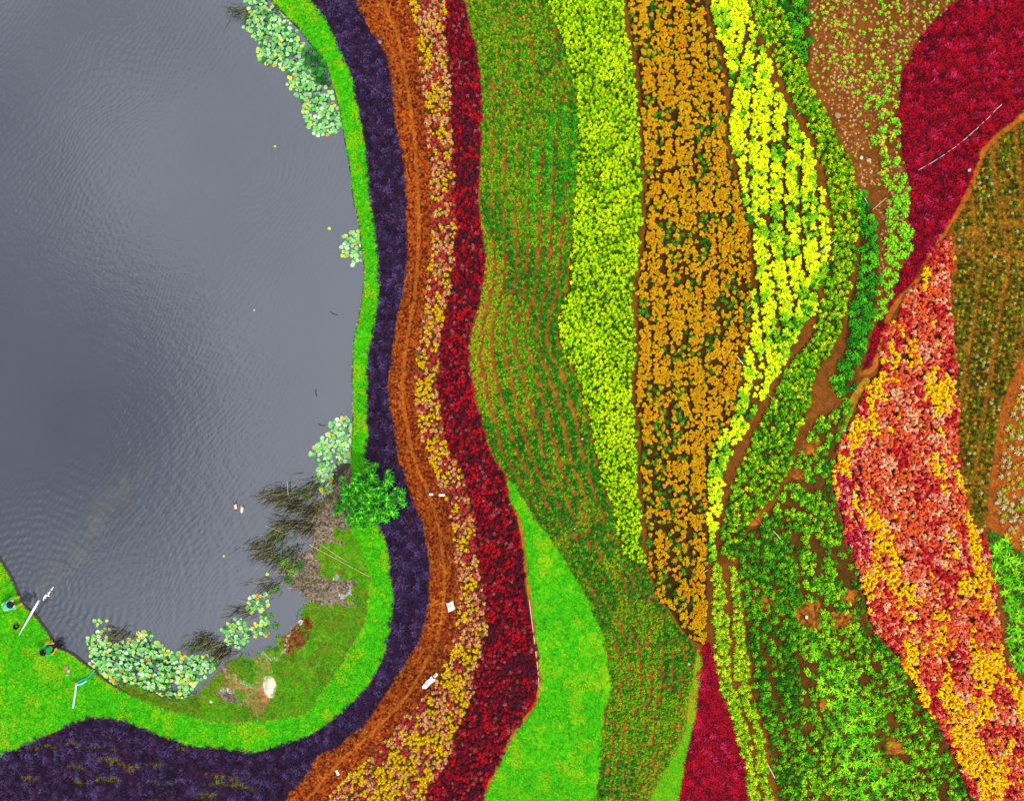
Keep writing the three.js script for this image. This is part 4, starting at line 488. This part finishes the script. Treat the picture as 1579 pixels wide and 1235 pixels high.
const reedCols = [lin(60, 62, 26), lin(30, 28, 18), lin(110, 104, 44), lin(64, 66, 20), lin(22, 20, 16), lin(36, 36, 18), lin(48, 50, 20), lin(26, 26, 14), lin(150, 130, 84)], reedGreen = [lin(70, 90, 36), lin(40, 60, 24), lin(110, 120, 50), lin(36, 36, 24)];
[[422, 765, 70, 'dark reeds at the far left tip, upper clump'], [440, 758, 60, 'reeds above the main clump, left of the lily pads'], [455, 778, 90, 'thick dark reeds left of the tree, upper clump'], [474, 762, 80, 'thick dark reeds touching the lily pads above the tree'], [482, 786, 80, 'reeds between the mud flat and the upper clump'], [448, 806, 90, 'long leaning reeds in the middle of the marsh edge'], [472, 812, 80, 'reeds against the mud flat, middle'], [432, 822, 80, 'reeds on the left of the middle marsh edge'], [412, 838, 60, 'sparse reeds reaching left into the pond'], [404, 846, 40, 'sparse reeds at the left end of the marsh'], [452, 850, 60, 'dark reeds above the dull green bushes'], [438, 862, 60, 'reeds around the dull green bushes'], [420, 862, 40, 'few reeds left of the dull green bushes'], [415, 902, 50, 'dark reeds below the dull green bushes'], [320, 984, 60, 'reeds right of the largest lily crowd'], [308, 992, 60, 'dark reeds beside the largest lily crowd'], [338, 1000, 60, 'reeds between two lily patches on the lower shore'], [348, 1006, 50, 'reeds below the marsh lily pads'], [186, 978, 50, 'dark reeds standing in a gap of the largest lily crowd'], [372, 16, 50, 'dark twiggy reeds at the top edge of the pond'], [490, 745, 50, 'reeds at the left of the upper lily patch'], [378, 942, 36, 'few reeds at the marsh tip']].forEach(([x, y, n, lb], i) => reeds(x, y, Math.round(n * 1.6), 0.82, 2.55 + rr(-0.35, 0.35), i % 4 === 3 ? reedGreen : reedCols, lb));

// ---------------------------------------------------------------- the tree with whorled leaves
{
  const t = new THREE.Group(); t.position.set(X(577), 0, Z(762));
  const bark = plain(lin(120, 100, 80, 0.5), 0.9);
  const tube = (pts, r0, r1, n = 6) => { const c = new THREE.CatmullRomCurve3(pts.map((p) => new THREE.Vector3(...p))), g = new THREE.TubeGeometry(c, 8, 1, n), pos = g.attributes.position; for (let i = 0; i <= 8; i++) { const q = c.getPointAt(i / 8), r = r0 + (r1 - r0) * i / 8; for (let k = 0; k <= n; k++) { const o = i * (n + 1) + k; pos.setXYZ(o, q.x + (pos.getX(o) - q.x) * r, q.y + (pos.getY(o) - q.y) * r, q.z + (pos.getZ(o) - q.z) * r); } } g.computeVertexNormals(); return g; };
  const trunk = part(t, tube([[0, -0.05, 0], [0.04, 0.4, 0.02], [0, 0.85, 0]], 0.14, 0.1, 8), bark, 'trunk');
  const heads = [];
  for (let k = 0; k < 92; k++) { const u = Math.sqrt((k + 0.5) / 92), a = k * 2.39996 + rr(-0.2, 0.2); let R = 1.62 + 0.16 * Math.sin(a * 3 + 0.6) + 0.16 * Math.sin(a * 7 + 1); if (Math.abs(((a % 6.283) - 1.15)) < 0.13) R *= 0.8; if (Math.abs((a % 6.283) - 4.2) < 0.35) R *= 0.82; const r = u * R, y = 1.25 + 1.15 * Math.sqrt(Math.max(0, 1 - u * u * 0.92)) + rr(-0.42, 0.14); heads.push([Math.cos(a) * r, y, Math.sin(a) * r, a, u]); }
  const limbs = []; for (let k = 0; k < 9; k++) { const a = k / 9 * 6.283 + 0.2; limbs.push(tube([[0, 0.78, 0], [Math.cos(a) * 0.4, 1.15, Math.sin(a) * 0.4], [Math.cos(a) * 1.0, 1.6, Math.sin(a) * 1.0]], 0.06, 0.03, 5)); }
  for (let k = 0; k < limbs.length; k++) part(trunk, limbs[k], bark, 'limb');
  const twigs = heads.map(([x, y, z]) => tube([[x * 0.55, 1.1 + (y - 1.25) * 0.35, z * 0.55], [x * 0.8, y - 0.4, z * 0.8], [x, y, z]], 0.02, 0.014, 4));
  const crown = part(t, mergeGeometries(twigs), bark, 'crown');
  const cGeos = [0, 1, 2].map(() => { const g = new Geo(), greens = [[0.022, 0.27, 0.008], [0.045, 0.36, 0.008], [0.012, 0.18, 0.01], [0.12, 0.44, 0.01]]; for (const [n, el, len, y] of [[8, -0.35, 0.34, -0.05], [8, 0.12, 0.31, 0], [6, 0.6, 0.22, 0.03]]) { const o = rnd() * 6.28; for (let k = 0; k < n; k++) g.leaf([0, y, 0], o + (k + rr(-0.2, 0.2)) / n * 6.283, el + rr(-0.12, 0.12), len * rr(0.85, 1.15), 0.085 * rr(0.85, 1.2), greens[Math.floor(rnd() * (el > 0.5 ? 4 : 3))].map((v) => v * rr(0.85, 1.2)), rr(0.05, 0.3), 0.3); } for (let k = 0; k < 4; k++) g.leaf([0, 0.05, 0], k * 1.6, 1, 0.09, 0.035, [0.5, 0.45, 0.03], 0); return g.build(); });
  const lms = [0.62, 0.85, 1, 1.2].map((v) => new THREE.MeshPhysicalMaterial({ color: new THREE.Color(v, v, v), vertexColors: true, roughness: 0.6, specularIntensity: 0.3 }));
  heads.forEach(([x, y, z, a, u], i) => { const m = part(crown, cGeos[i % 3], lms[Math.floor(rnd() * 4)], 'leaf_cluster'); m.position.set(x, y, z); m.rotation.set(Math.sin(a) * u * 0.55 + rr(-0.2, 0.2), rnd() * 6.28, -Math.cos(a) * u * 0.55 + rr(-0.2, 0.2)); m.scale.setScalar(rr(0.68, 0.98)); });
  add(t, 'leafy_tree', 'round glossy green tree with whorled leaves between marsh and purple bed', 'tree');
}

// ---------------------------------------------------------------- bodies: smooth joined capsules meshed as one surface
function bodyGeo(bones, colours, cell, k = 0.03) {
  const lo = [1e9, 1e9, 1e9], hi = [-1e9, -1e9, -1e9];
  for (const [a, b, ra, rb] of bones) for (let i = 0; i < 3; i++) { lo[i] = Math.min(lo[i], a[i] - ra, b[i] - rb); hi[i] = Math.max(hi[i], a[i] + ra, b[i] + rb); }
  const c = lo.map((v, i) => (v + hi[i]) / 2), half = Math.max(...lo.map((v, i) => (hi[i] - v) / 2)) + cell * 4, res = Math.min(120, Math.ceil(2 * half / cell));
  const near = (x, y, z) => { let d = 0, best = 1e9, who = 0; for (let n = 0; n < bones.length; n++) { const [a, b, ra, rb] = bones[n], dx = b[0] - a[0], dy = b[1] - a[1], dz = b[2] - a[2], l2 = dx * dx + dy * dy + dz * dz || 1e-9, t = Math.max(0, Math.min(1, ((x - a[0]) * dx + (y - a[1]) * dy + (z - a[2]) * dz) / l2)), q = Math.hypot(x - a[0] - t * dx, y - a[1] - t * dy, z - a[2] - t * dz) - ra - (rb - ra) * t; d += Math.exp(-q / k); if (q < best) { best = q; who = n; } } return [-k * Math.log(d + 1e-300), who]; };
  const mc = new MarchingCubes(res, new THREE.MeshBasicMaterial(), false, false, 200000); mc.isolation = 0;
  for (let z = 0; z < res; z++) for (let y = 0; y < res; y++) for (let x = 0; x < res; x++) { const f = (i) => (i - res / 2) / (res / 2) * half; mc.field[z * res * res + y * res + x] = -Math.max(-5, Math.min(5, near(c[0] + f(x), c[1] + f(y), c[2] + f(z))[0])); }
  mc.update();
  const n = mc.count, pos = new Float32Array(n * 3), nor = new Float32Array(n * 3), col = new Float32Array(n * 3);
  for (let i = 0; i < n; i++) { for (let q = 0; q < 3; q++) { pos[3 * i + q] = c[q] + mc.positionArray[3 * i + q] * half; nor[3 * i + q] = mc.normalArray[3 * i + q]; } const w = colours[bones[near(pos[3 * i], pos[3 * i + 1], pos[3 * i + 2])[1]][4]]; col[3 * i] = w.r; col[3 * i + 1] = w.g; col[3 * i + 2] = w.b; }
  const g = new THREE.BufferGeometry(); g.setAttribute('position', new THREE.BufferAttribute(pos, 3)); g.setAttribute('color', new THREE.BufferAttribute(col, 3)); g.computeVertexNormals(); return g;
}
// a hand: palm and five bent fingers from wrist w along direction d, palm normal n
function handBones(w, d, n, c) {
  const D = new THREE.Vector3(...d).normalize(), N = new THREE.Vector3(...n).normalize(), Sd = new THREE.Vector3().crossVectors(D, N).normalize(), at = (a, s, h) => [w[0] + D.x * a + Sd.x * s + N.x * h, w[1] + D.y * a + Sd.y * s + N.y * h, w[2] + D.z * a + Sd.z * s + N.z * h], out = [];
  for (const s of [-0.026, 0, 0.026]) out.push([at(0, s * 0.5, 0), at(0.08, s, 0), 0.019, 0.016, c]);
  [[-0.034, 0.06], [-0.012, 0.075], [0.011, 0.07], [0.033, 0.055]].forEach(([s, l]) => { out.push([at(0.085, s, 0), at(0.085 + l * 0.5, s * 1.1, -0.008), 0.01, 0.009, c], [at(0.085 + l * 0.5, s * 1.1, -0.008), at(0.085 + l * 0.85, s * 1.1, -0.035), 0.009, 0.008, c]); });
  out.push([at(0.02, -0.03, 0), at(0.055, -0.06, -0.01), 0.012, 0.01, c], [at(0.055, -0.06, -0.01), at(0.085, -0.066, -0.025), 0.01, 0.009, c]);
  return out;
}
function person(bones, hands, hat, colours, x, y, turn, label) {
  const geo = [bodyGeo(bones, colours, 0.014, 0.022), ...hands.map((h) => bodyGeo(h, colours, 0.004, 0.006))];
  const o = new THREE.Group(); o.position.set(X(x), 0, Z(y)); o.rotation.y = turn;
  part(o, mergeGeometries(geo), new THREE.MeshPhysicalMaterial({ vertexColors: true, roughness: 0.85, specularIntensity: 0.3 }), 'body');
  part(o, hat.geo, hat.mat, hat.name);
  add(o, 'person', label, 'person', 'people at the pond edge');
}
const capGeo = (c, r) => { const g = new THREE.SphereGeometry(r, 20, 10, 0, 6.283, 0, 1.75), b = new THREE.CylinderGeometry(r * 1.45, r * 1.6, 0.015, 24); g.translate(...c); b.translate(c[0], c[1] - r * 0.15, c[2]); return mergeGeometries([g, b]); };
{ // kneeling, reaching down to the water; z is the way they face
  const skin = 0, shirt = 1, trous = 2, shoe = 3;
  const b = [[[0, 0.42, -0.05], [0, 0.62, 0.16], 0.15, 0.15, shirt], [[0, 0.62, 0.16], [0, 0.8, 0.36], 0.15, 0.12, shirt], [[-0.14, 0.8, 0.36], [0.14, 0.8, 0.36], 0.085, 0.085, shirt], [[-0.09, 0.4, -0.06], [0.09, 0.4, -0.06], 0.14, 0.14, trous],
    [[0, 0.84, 0.4], [0, 0.9, 0.47], 0.055, 0.05, skin], [[0, 0.95, 0.5], [0, 0.93, 0.56], 0.1, 0.08, skin], [[0, 0.915, 0.65], [0, 0.93, 0.64], 0.016, 0.012, skin]];
  const hands = [];
  for (const s of [-1, 1]) { b.push([[s * 0.1, 0.38, -0.05], [s * 0.15, 0.1, 0.2], 0.085, 0.065, trous], [[s * 0.15, 0.08, 0.2], [s * 0.15, 0.06, -0.24], 0.06, 0.045, skin], [[s * 0.15, 0.05, -0.24], [s * 0.16, 0.035, -0.38], 0.042, 0.032, shoe], [[s * 0.19, 0.79, 0.36], [s * 0.27, 0.58, 0.44], 0.056, 0.05, shirt], [[s * 0.27, 0.58, 0.44], [s * 0.2, 0.36, 0.64], 0.043, 0.03, skin], [[s * 0.1, 0.95, 0.5], [s * 0.102, 0.93, 0.5], 0.022, 0.018, skin]); hands.push(handBones([s * 0.2, 0.36, 0.64], [-s * 0.1, -0.6, 0.8], [0, 0.8, 0.6], skin)); }
  person(b, hands, { geo: capGeo([0, 0.985, 0.51], 0.115), mat: plain(lin(20, 26, 40), 0.9), name: 'hat' }, [lin(206, 130, 70), lin(70, 206, 160), lin(210, 200, 130), lin(220, 206, 150)], 16, 932, Math.PI * 0.62, 'person in pale teal shirt and dark hat kneeling at the pond edge');
}
{ // seated on the bank with bent arms
  const skin = 0, shirt = 1, trous = 2, shoe = 3;
  const b = [[[0, 0.2, 0], [0, 0.42, -0.05], 0.15, 0.145, shirt], [[0, 0.42, -0.05], [0, 0.62, -0.06], 0.145, 0.13, shirt], [[-0.14, 0.65, -0.06], [0.14, 0.65, -0.06], 0.085, 0.085, shirt], [[-0.09, 0.14, 0.02], [0.09, 0.14, 0.02], 0.135, 0.135, trous], [[0, 0.72, -0.05], [0, 0.78, -0.03], 0.052, 0.05, skin], [[0, 0.86, -0.03], [0, 0.83, 0.02], 0.1, 0.08, skin], [[0, 0.83, 0.11], [0, 0.845, 0.1], 0.016, 0.012, skin]];
  const hands = [];
  for (const s of [-1, 1]) { b.push([[s * 0.1, 0.14, 0.05], [s * 0.14, 0.17, 0.44], 0.085, 0.065, trous], [[s * 0.14, 0.16, 0.46], [s * 0.13, -0.2, 0.52], 0.062, 0.045, trous], [[s * 0.13, -0.21, 0.52], [s * 0.13, -0.23, 0.64], 0.042, 0.034, shoe], [[s * 0.19, 0.65, -0.06], [s * 0.32, 0.46, 0.1], 0.055, 0.048, s > 0 ? shirt : shirt], [[s * 0.32, 0.46, 0.1], [s * 0.2, 0.45, 0.34], 0.042, 0.03, skin], [[s * 0.1, 0.86, -0.03], [s * 0.102, 0.84, -0.03], 0.022, 0.018, skin]); hands.push(handBones([s * 0.2, 0.45, 0.34], [-s * 0.4, 0, 0.9], [0, 1, 0], skin)); }
  person(b, hands, { geo: capGeo([0, 0.885, -0.03], 0.112), mat: plain(lin(14, 14, 16), 0.95), name: 'hat' }, [lin(214, 120, 70), lin(30, 176, 80), lin(24, 26, 34), lin(20, 20, 20)], 79, 999, Math.PI * 0.66, 'person in green shirt and black hat seated on the pond bank');
}
{ // two ducks
  const cols = [lin(226, 190, 160), lin(50, 40, 34), lin(214, 150, 60), lin(240, 226, 206)];
  [[362, 781, 1.65, [0, 1], 'left duck of the pair swimming left of the reeds'], [372, 786, 1.5, [3, 2], 'right paler duck of the pair swimming left of the reeds']].forEach(([x, y, turn, [c1, c2], lb]) => {
    const g = bodyGeo([[[0, 0.04, -0.1], [0, 0.05, 0.08], 0.065, 0.07, c1], [[0, 0.06, -0.14], [0, 0.09, -0.22], 0.035, 0.012, c2], [[0, 0.08, 0.1], [0, 0.18, 0.14], 0.032, 0.026, c2], [[0, 0.2, 0.15], [0, 0.2, 0.17], 0.038, 0.032, c2], [[0, 0.19, 0.19], [0, 0.183, 0.235], 0.016, 0.01, 2]], cols, 0.008, 0.012);
    const m = new THREE.Mesh(g, new THREE.MeshPhysicalMaterial({ vertexColors: true, roughness: 0.8 })); m.position.set(X(x), WL - 0.01, Z(y)); m.rotation.y = turn + Math.PI / 2; add(m, 'duck', lb, 'duck', 'pair of ducks');
  });
}
// ---------------------------------------------------------------- gear on the lower left lawn
const tubeOf = (pts, r, n = 24, q = 7) => new THREE.TubeGeometry(new THREE.CatmullRomCurve3(pts.map((p) => new THREE.Vector3(...p))), n, r, q);
{
  const a = new THREE.Vector3(X(30), 0.06, Z(979)), b = new THREE.Vector3(X(66), 0.42, Z(923)), len = a.distanceTo(b);
  const prof = [[0, 0], [0.012, 0.0], [0.03, len * 0.3], [0.055, len * 0.7], [0.06, len * 0.86], [0.035, len], [0, len]].map(([r, y]) => new THREE.Vector2(r, y)), g = new THREE.LatheGeometry(prof, 14);
  const o = new THREE.Group(); o.position.copy(a); o.quaternion.setFromUnitVectors(new THREE.Vector3(0, 1, 0), b.clone().sub(a).normalize());
  part(o, g, plain(lin(226, 232, 238, 0.75), 0.5), 'shaft');
  const band = new THREE.TorusGeometry(0.062, 0.012, 8, 20); band.rotateX(Math.PI / 2); band.translate(0, len * 0.86, 0); part(o, band, plain(lin(30, 40, 60), 0.6), 'band');
  add(o, 'white_pole', 'long white tapered pole reaching from lawn out over the pond', 'pole');
  const gs = []; for (let k = 0; k < 46; k++) { const t = rnd(), s = new THREE.IcosahedronGeometry(rr(0.012, 0.05) * (1.2 - t * 0.7), 0); s.scale(1, 0.4, 1); s.translate(X(66 + t * 14 + rr(-4, 4) * (1 - t)) - X(72), rr(0, 0.03), Z(924 - t * 18 + rr(-4, 4) * (1 - t)) - Z(915)); gs.push(s); }
  const f = new THREE.Mesh(mergeGeometries(gs), plain(lin(240, 240, 240, 0.8), 0.8)); f.position.set(X(72), WL, Z(915)); add(f, 'foam', 'white foam on the water at the end of the white pole', 'foam', null, 'stuff');
}
{
  const o = new THREE.Group(), c = [X(118), 0.03, Z(1053)]; o.position.set(c[0], 0, c[2]); const L = (pts) => pts.map(([x, y, h]) => [X(x) - c[0], h, Z(y) - c[2]]);
  part(o, tubeOf(L([[118, 1053, 0.07], [126, 1048, 0.09], [137, 1043, 0.08], [146, 1033, 0.0]]), 0.045), plain(lin(20, 150, 130), 0.5, 0.6), 'teal_section');
  part(o, tubeOf(L([[119, 1055, 0.05], [126, 1054, 0.06], [134, 1049, 0.05]]), 0.05), plain(lin(120, 226, 190), 0.5, 0.6), 'mint_branch');
  part(o, tubeOf(L([[118, 1055, 0.05], [117, 1066, 0.06], [115, 1078, 0.05], [113, 1091, 0.04]]), 0.042), plain(lin(196, 240, 226), 0.5, 0.6), 'pale_section');
  part(o, new THREE.SphereGeometry(0.075, 14, 10).translate(0, 0.06, 0), plain(lin(180, 130, 60), 0.7), 'coupling');
  add(o, 'garden_hose', 'teal and pale forked hose lying on the lawn by the shore', 'hose');
  const bucket = new THREE.LatheGeometry([[0, 0.01], [0.1, 0.01], [0.13, 0.22], [0.138, 0.22], [0.108, 0], [0, 0]].map(([r, y]) => new THREE.Vector2(r, y)), 24), bo = new THREE.Group(); bo.position.set(X(27), 0, Z(965)); part(bo, bucket, plain(lin(16, 16, 18), 0.7), 'shell'); const hd = new THREE.TorusGeometry(0.135, 0.006, 6, 24, Math.PI); hd.rotateX(-1.35); hd.translate(0, 0.2, 0); part(bo, hd, plain(lin(60, 60, 60), 0.5), 'handle');
  add(bo, 'bucket', 'black round bucket on the lawn beside the white pole', 'bucket');
}
// ---------------------------------------------------------------- sticks, stones, scraps
const stickMat = [plain(lin(226, 206, 170, 0.7)), plain(lin(206, 170, 120, 0.7)), plain(lin(236, 226, 206, 0.75))];
[[1251, 399, 1286.6, 370, 'pale bamboo stick across the lower yellow rows'], [1345, 324, 1365, 306.5, 'pale stick pointing from hedge onto sparse bed'], [1326, 297.6, 1338.6, 319, 'thin stick leaning at the top of the right hedge'], [1150, 476, 1157.7, 470, 'short stick at the right edge of the orange bed'], [1184, 609, 1194, 618, 'short stick in the lane below the yellow rows'], [1135, 549.5, 1144, 562, 'thin stick where orange bed meets yellow rows'], [1311, 597.6, 1319, 604, 'short stick beside the tip of the crimson bed'], [1365, 1065.6, 1391, 1053, 'pale stick among shrubs near the coral bed'], [1182, 1176, 1192.5, 1196, 'white stick at the bottom end of the lime rows'], [1079, 885.6, 1090, 878, 'stick lying across the lane at the lime rows top'], [1545, 985, 1557, 978.5, 'pale stick between coral bed and strappy plants'], [1244, 26.6, 1252.7, 20, 'short stick beside the hedge at the top'], [1191, 818, 1201, 830, 'green-white stem lying across shrubs below the band'], [1229, 180, 1233, 176, 'short twig in the lane beside the yellow green band']].forEach(([x0, y0, x1, y1, lb], i) => { const cx = (x0 + x1) / 2, cy = (y0 + y1) / 2, h = [1, 2, 4, 6, 9, 11, 13].includes(i) ? 0.1 : 0.22; const g = tubeOf([[X(x0) - X(cx), -0.02, Z(y0) - Z(cy)], [rr(-0.02, 0.02), 0.03, rr(-0.02, 0.02)], [X(x1) - X(cx), 0.06, Z(y1) - Z(cy)]], 0.016, 8, 6); const m = new THREE.Mesh(g, stickMat[i % 3]); m.position.set(X(cx), h, Z(cy)); add(m, 'bamboo_stick', lb, 'stick', 'sticks among the beds'); });
[[[477, 839, 0.1], [520, 862, 0.1], [570, 889, 0.06], 'long pale cane lying across the marsh to the lawn'], [[494, 838, 0.14], [513, 851, 0.13], [536, 866, 0.1], 'shorter pale cane beside the long one on the marsh'], [[408, 810, -0.1], [420, 815, -0.06], [436, 821, 0.02], 'bare cane sticking out of the reeds over the water'], [[444, 742, 0.2], [445, 753, 0.2], [445, 764, 0.1], 'upright pale cane in the upper reeds']].forEach(([a, b, c, lb]) => { const m = new THREE.Mesh(tubeOf([a, b, c].map(([x, y, h]) => [X(x) - X(b[0]), h, Z(y) - Z(b[1])]), 0.012, 12, 6), stickMat[1]); m.position.set(X(b[0]), 0, Z(b[1])); add(m, 'cane', lb, 'cane', 'canes in the marsh'); });
{ // white marking string over the crimson bed, sagging into the leaves here and there
  const pts = []; for (let k = 0; k <= 90; k++) { const t = k / 90, x = 1543 - 128 * t, y = 162 + 100 * t + 10 * Math.sin(t * 3); pts.push([X(x) - X(1480), 0.085 + 0.06 * Math.sin(t * 47) + 0.05 * Math.sin(t * 91) - 0.03 * t, Z(y) - Z(212)]); }
  const m = new THREE.Mesh(tubeOf(pts, 0.012, 300, 5), plain(lin(236, 214, 220, 0.8))); m.position.set(X(1480), 0, Z(212)); add(m, 'marking_string', 'pale string stretched across the large crimson bed', 'string');
  const q = lawnL.filter(([, y]) => y > 910 && y < 1080).map(([x, y]) => [X(x - 5) - X(820), 0.1 + rr(-0.02, 0.02), Z(y) - Z(1000)]), w = new THREE.Mesh(tubeOf(q, 0.012, 60, 5), plain(lin(220, 216, 200, 0.7))); w.position.set(X(820), 0, Z(1000)); add(w, 'edging_wire', 'thin pale wire along the edge between burgundy band and lawn', 'wire');
}
function stoneGeo(sd, e = 0.3) { const g = new THREE.IcosahedronGeometry(1, 2), p = g.attributes.position; for (let i = 0; i < p.count; i++) { const x = p.getX(i), y = p.getY(i), z = p.getZ(i), f = 1 + e * (vn(x * 1.4 + sd, y * 1.4 + z * 1.1 + sd, sd) - 0.5) * 2; p.setXYZ(i, x * f, y * f * 0.6, z * f); } g.computeVertexNormals(); return g; }
const stoneGeos = [stoneGeo(1), stoneGeo(5), stoneGeo(9)], stoneMats = [plain(lin(206, 180, 160, 0.5), 0.9), plain(lin(180, 140, 100, 0.5), 0.9), plain(lin(230, 216, 196, 0.5), 0.9)];
[[1494, 263, 4, 2, 'white stone on the soil strip right of the crimson bed'], [1301, 663, 4, 0, 'pale stone at the left corner of the coral bed'], [1301, 699, 3, 1, 'small stone below the pale one beside the coral bed'], [1536, 775, 4.4, 0, 'larger pale stone on orange soil at right edge'], [1560, 777, 4.6, 0, 'roundish pink stone among pale plants at right edge'], [1243, 951, 4, 2, 'white stone on the bare patch among shrubs'], [1362, 1076, 3.6, 1, 'brownish stone near the stick beside the coral bed'], [1291, 179, 7, 1, 'large brown stone at the edge of the sparse bed'], [1328, 244, 4, 2, 'white stone on the sparse bed beside the hedge'], [1339, 248, 5, 0, 'grey stone on the sparse bed beside the hedge'], [102, 1029, 5, 1, 'tan stone on the lawn above the hose'], [106, 1034, 4, 0, 'paler stone touching the tan one above the hose'], [104, 1040, 3, 0, 'small stone below the pair above the hose'], [325, 1082, 3.6, 2, 'white round stone on the marsh grass'], [955, 871, 2.6, 2, 'white stone at the lower end of the lime bed'], [886, 815, 2.6, 2, 'pale stone among green crop rows left of lime bed'], [1062, 1023, 3, 2, 'pale stone at the tip of the grass verge'], [784, 778, 3.4, 0, 'pink stone between burgundy band and lawn tip'], [801, 1112, 4, 0, 'grey stone on the burgundy band edge near bottom'], [586, 66, 4, 1, 'tan stone where path and purple bed meet at top'], [898, 677, 2.6, 2, 'white stone in the crop rows beside the lime bed'], [487, 864, 3, 1, 'orange leaf-coloured stone on the marsh']].forEach(([x, y, r, c, lb], i) => { const m = new THREE.Mesh(stoneGeos[i % 3], stoneMats[c]); m.position.set(X(x), y > 820 && x < 540 && x > 250 ? wetHeight(x, y) + 0.05 : 0.06, Z(y)); m.rotation.y = i; m.scale.setScalar(0.66 * r / S); add(m, 'stone', lb, 'stone', 'stones'); });
function ragGeo(w, d, sd) { const g = new THREE.PlaneGeometry(w, d, 14, 14); g.rotateX(-Math.PI / 2); const p = g.attributes.position; for (let i = 0; i < p.count; i++) { const x = p.getX(i), z = p.getZ(i), e = Math.max(Math.abs(x) / w, Math.abs(z) / d) * 2; p.setXYZ(i, x * (0.55 + 0.9 * vn(x * 5, z * 5, sd)), 0.02 + 0.3 * fbm(x * 9 + sd, z * 9, sd) * (1.1 - 0.8 * e), z * (0.75 + 0.5 * vn(x * 6, z * 6, sd + 1))); } g.computeVertexNormals(); return g; }
for (const [x, y, w, d, turn, nm, lb] of [[695, 934, 0.32, 0.4, 0.35, 'white_sack', 'crumpled white sack lying on the dirt path'], [661, 1052, 0.26, 0.7, -0.8, 'white_rag', 'torn white rag at the lower edge of the dirt path'], [672, 1040, 0.16, 0.3, -0.7, 'white_rag', 'small white scrap above the torn rag on path'], [640, 95, 0.0, 0, 0, '', ''], [521, 1190, 0.16, 0.26, 0.4, 'white_rag', 'white scrap on the path near the bottom']]) { if (!nm) continue; const m = new THREE.Mesh(ragGeo(w, d, Math.round(x)), plain(lin(240, 236, 228, 0.6), 0.9)); m.position.set(X(x), 0.05, Z(y)); m.rotation.y = turn; add(m, nm, lb, nm === 'white_sack' ? 'sack' : 'rag', 'white scraps on the path'); }
for (const [x0, x1, y, lb] of [[662, 668, 762, 'left short white tube lying on the path beside the tree'], [677, 686, 763, 'right longer white tube lying on the path beside the tree']]) { const g = new THREE.LatheGeometry([[0.03, 0], [0.055, 0], [0.055, (x1 - x0) / S], [0.03, (x1 - x0) / S], [0.03, 0]].map(([r, h]) => new THREE.Vector2(r, h)), 14); g.rotateZ(-Math.PI / 2); const m = new THREE.Mesh(g, plain(lin(246, 246, 246, 0.8), 0.5)); m.position.set(X(x0), 0.11, Z(y)); add(m, 'white_tube', lb, 'tube', 'white tubes on the path'); }
{ // heap of pale sand
  const g = new THREE.CircleGeometry(1, 40, 0), pr = []; const pos = [], idx = [], R = 8, N = 36; for (let i = 0; i <= R; i++) for (let k = 0; k < N; k++) { const t = i / R, a = k / N * 6.283, q = t * (1 + 0.14 * (vn(Math.cos(a) * 2 + 9, Math.sin(a) * 2 + 9, 3) - 0.5) * 2); pos.push(Math.cos(a) * q * 0.3, 0.16 * Math.cos(t * 1.57) ** 1.4 + 0.02 * vn(k, i, 5) * (1 - t) - 0.02 * t, Math.sin(a) * q * 0.5); } for (let i = 0; i < R; i++) for (let k = 0; k < N; k++) { const a = i * N + k, b = i * N + (k + 1) % N; idx.push(a, b, a + N, b, b + N, a + N); }
  const h = new THREE.BufferGeometry(); h.setAttribute('position', new THREE.Float32BufferAttribute(pos, 3)); h.setIndex(idx); h.computeVertexNormals();
  const m = new THREE.Mesh(h, plain(lin(240, 226, 196, 0.52), 1)); m.position.set(X(415), wetHeight(415, 1060) + 0.01, Z(1060)); add(m, 'sand_heap', 'small heap of cream sand on the marsh', 'sand heap');
}
// driftwood and specks on the open water
[[514, 483, 12, 0.5, 'dark twig adrift in the pond beside the lawn'], [487, 606, 12, 1.5, 'thin upright twig adrift above the reeds'], [495, 655, 12, 0.3, 'twig adrift left of the upper lily patch']].forEach(([x, y, l, a, lb]) => { const m = new THREE.Mesh(tubeOf([[-l / 2 / S, 0, 0], [0, 0.03, 0.03], [l / 2 / S, 0, -0.02]], 0.02, 8, 5), plain(lin(50, 44, 36))); m.position.set(X(x), WL + 0.01, Z(y)); m.rotation.y = -a; add(m, 'driftwood', lb, 'twig', 'twigs adrift on the pond'); });
renderer.render(scene, camera);
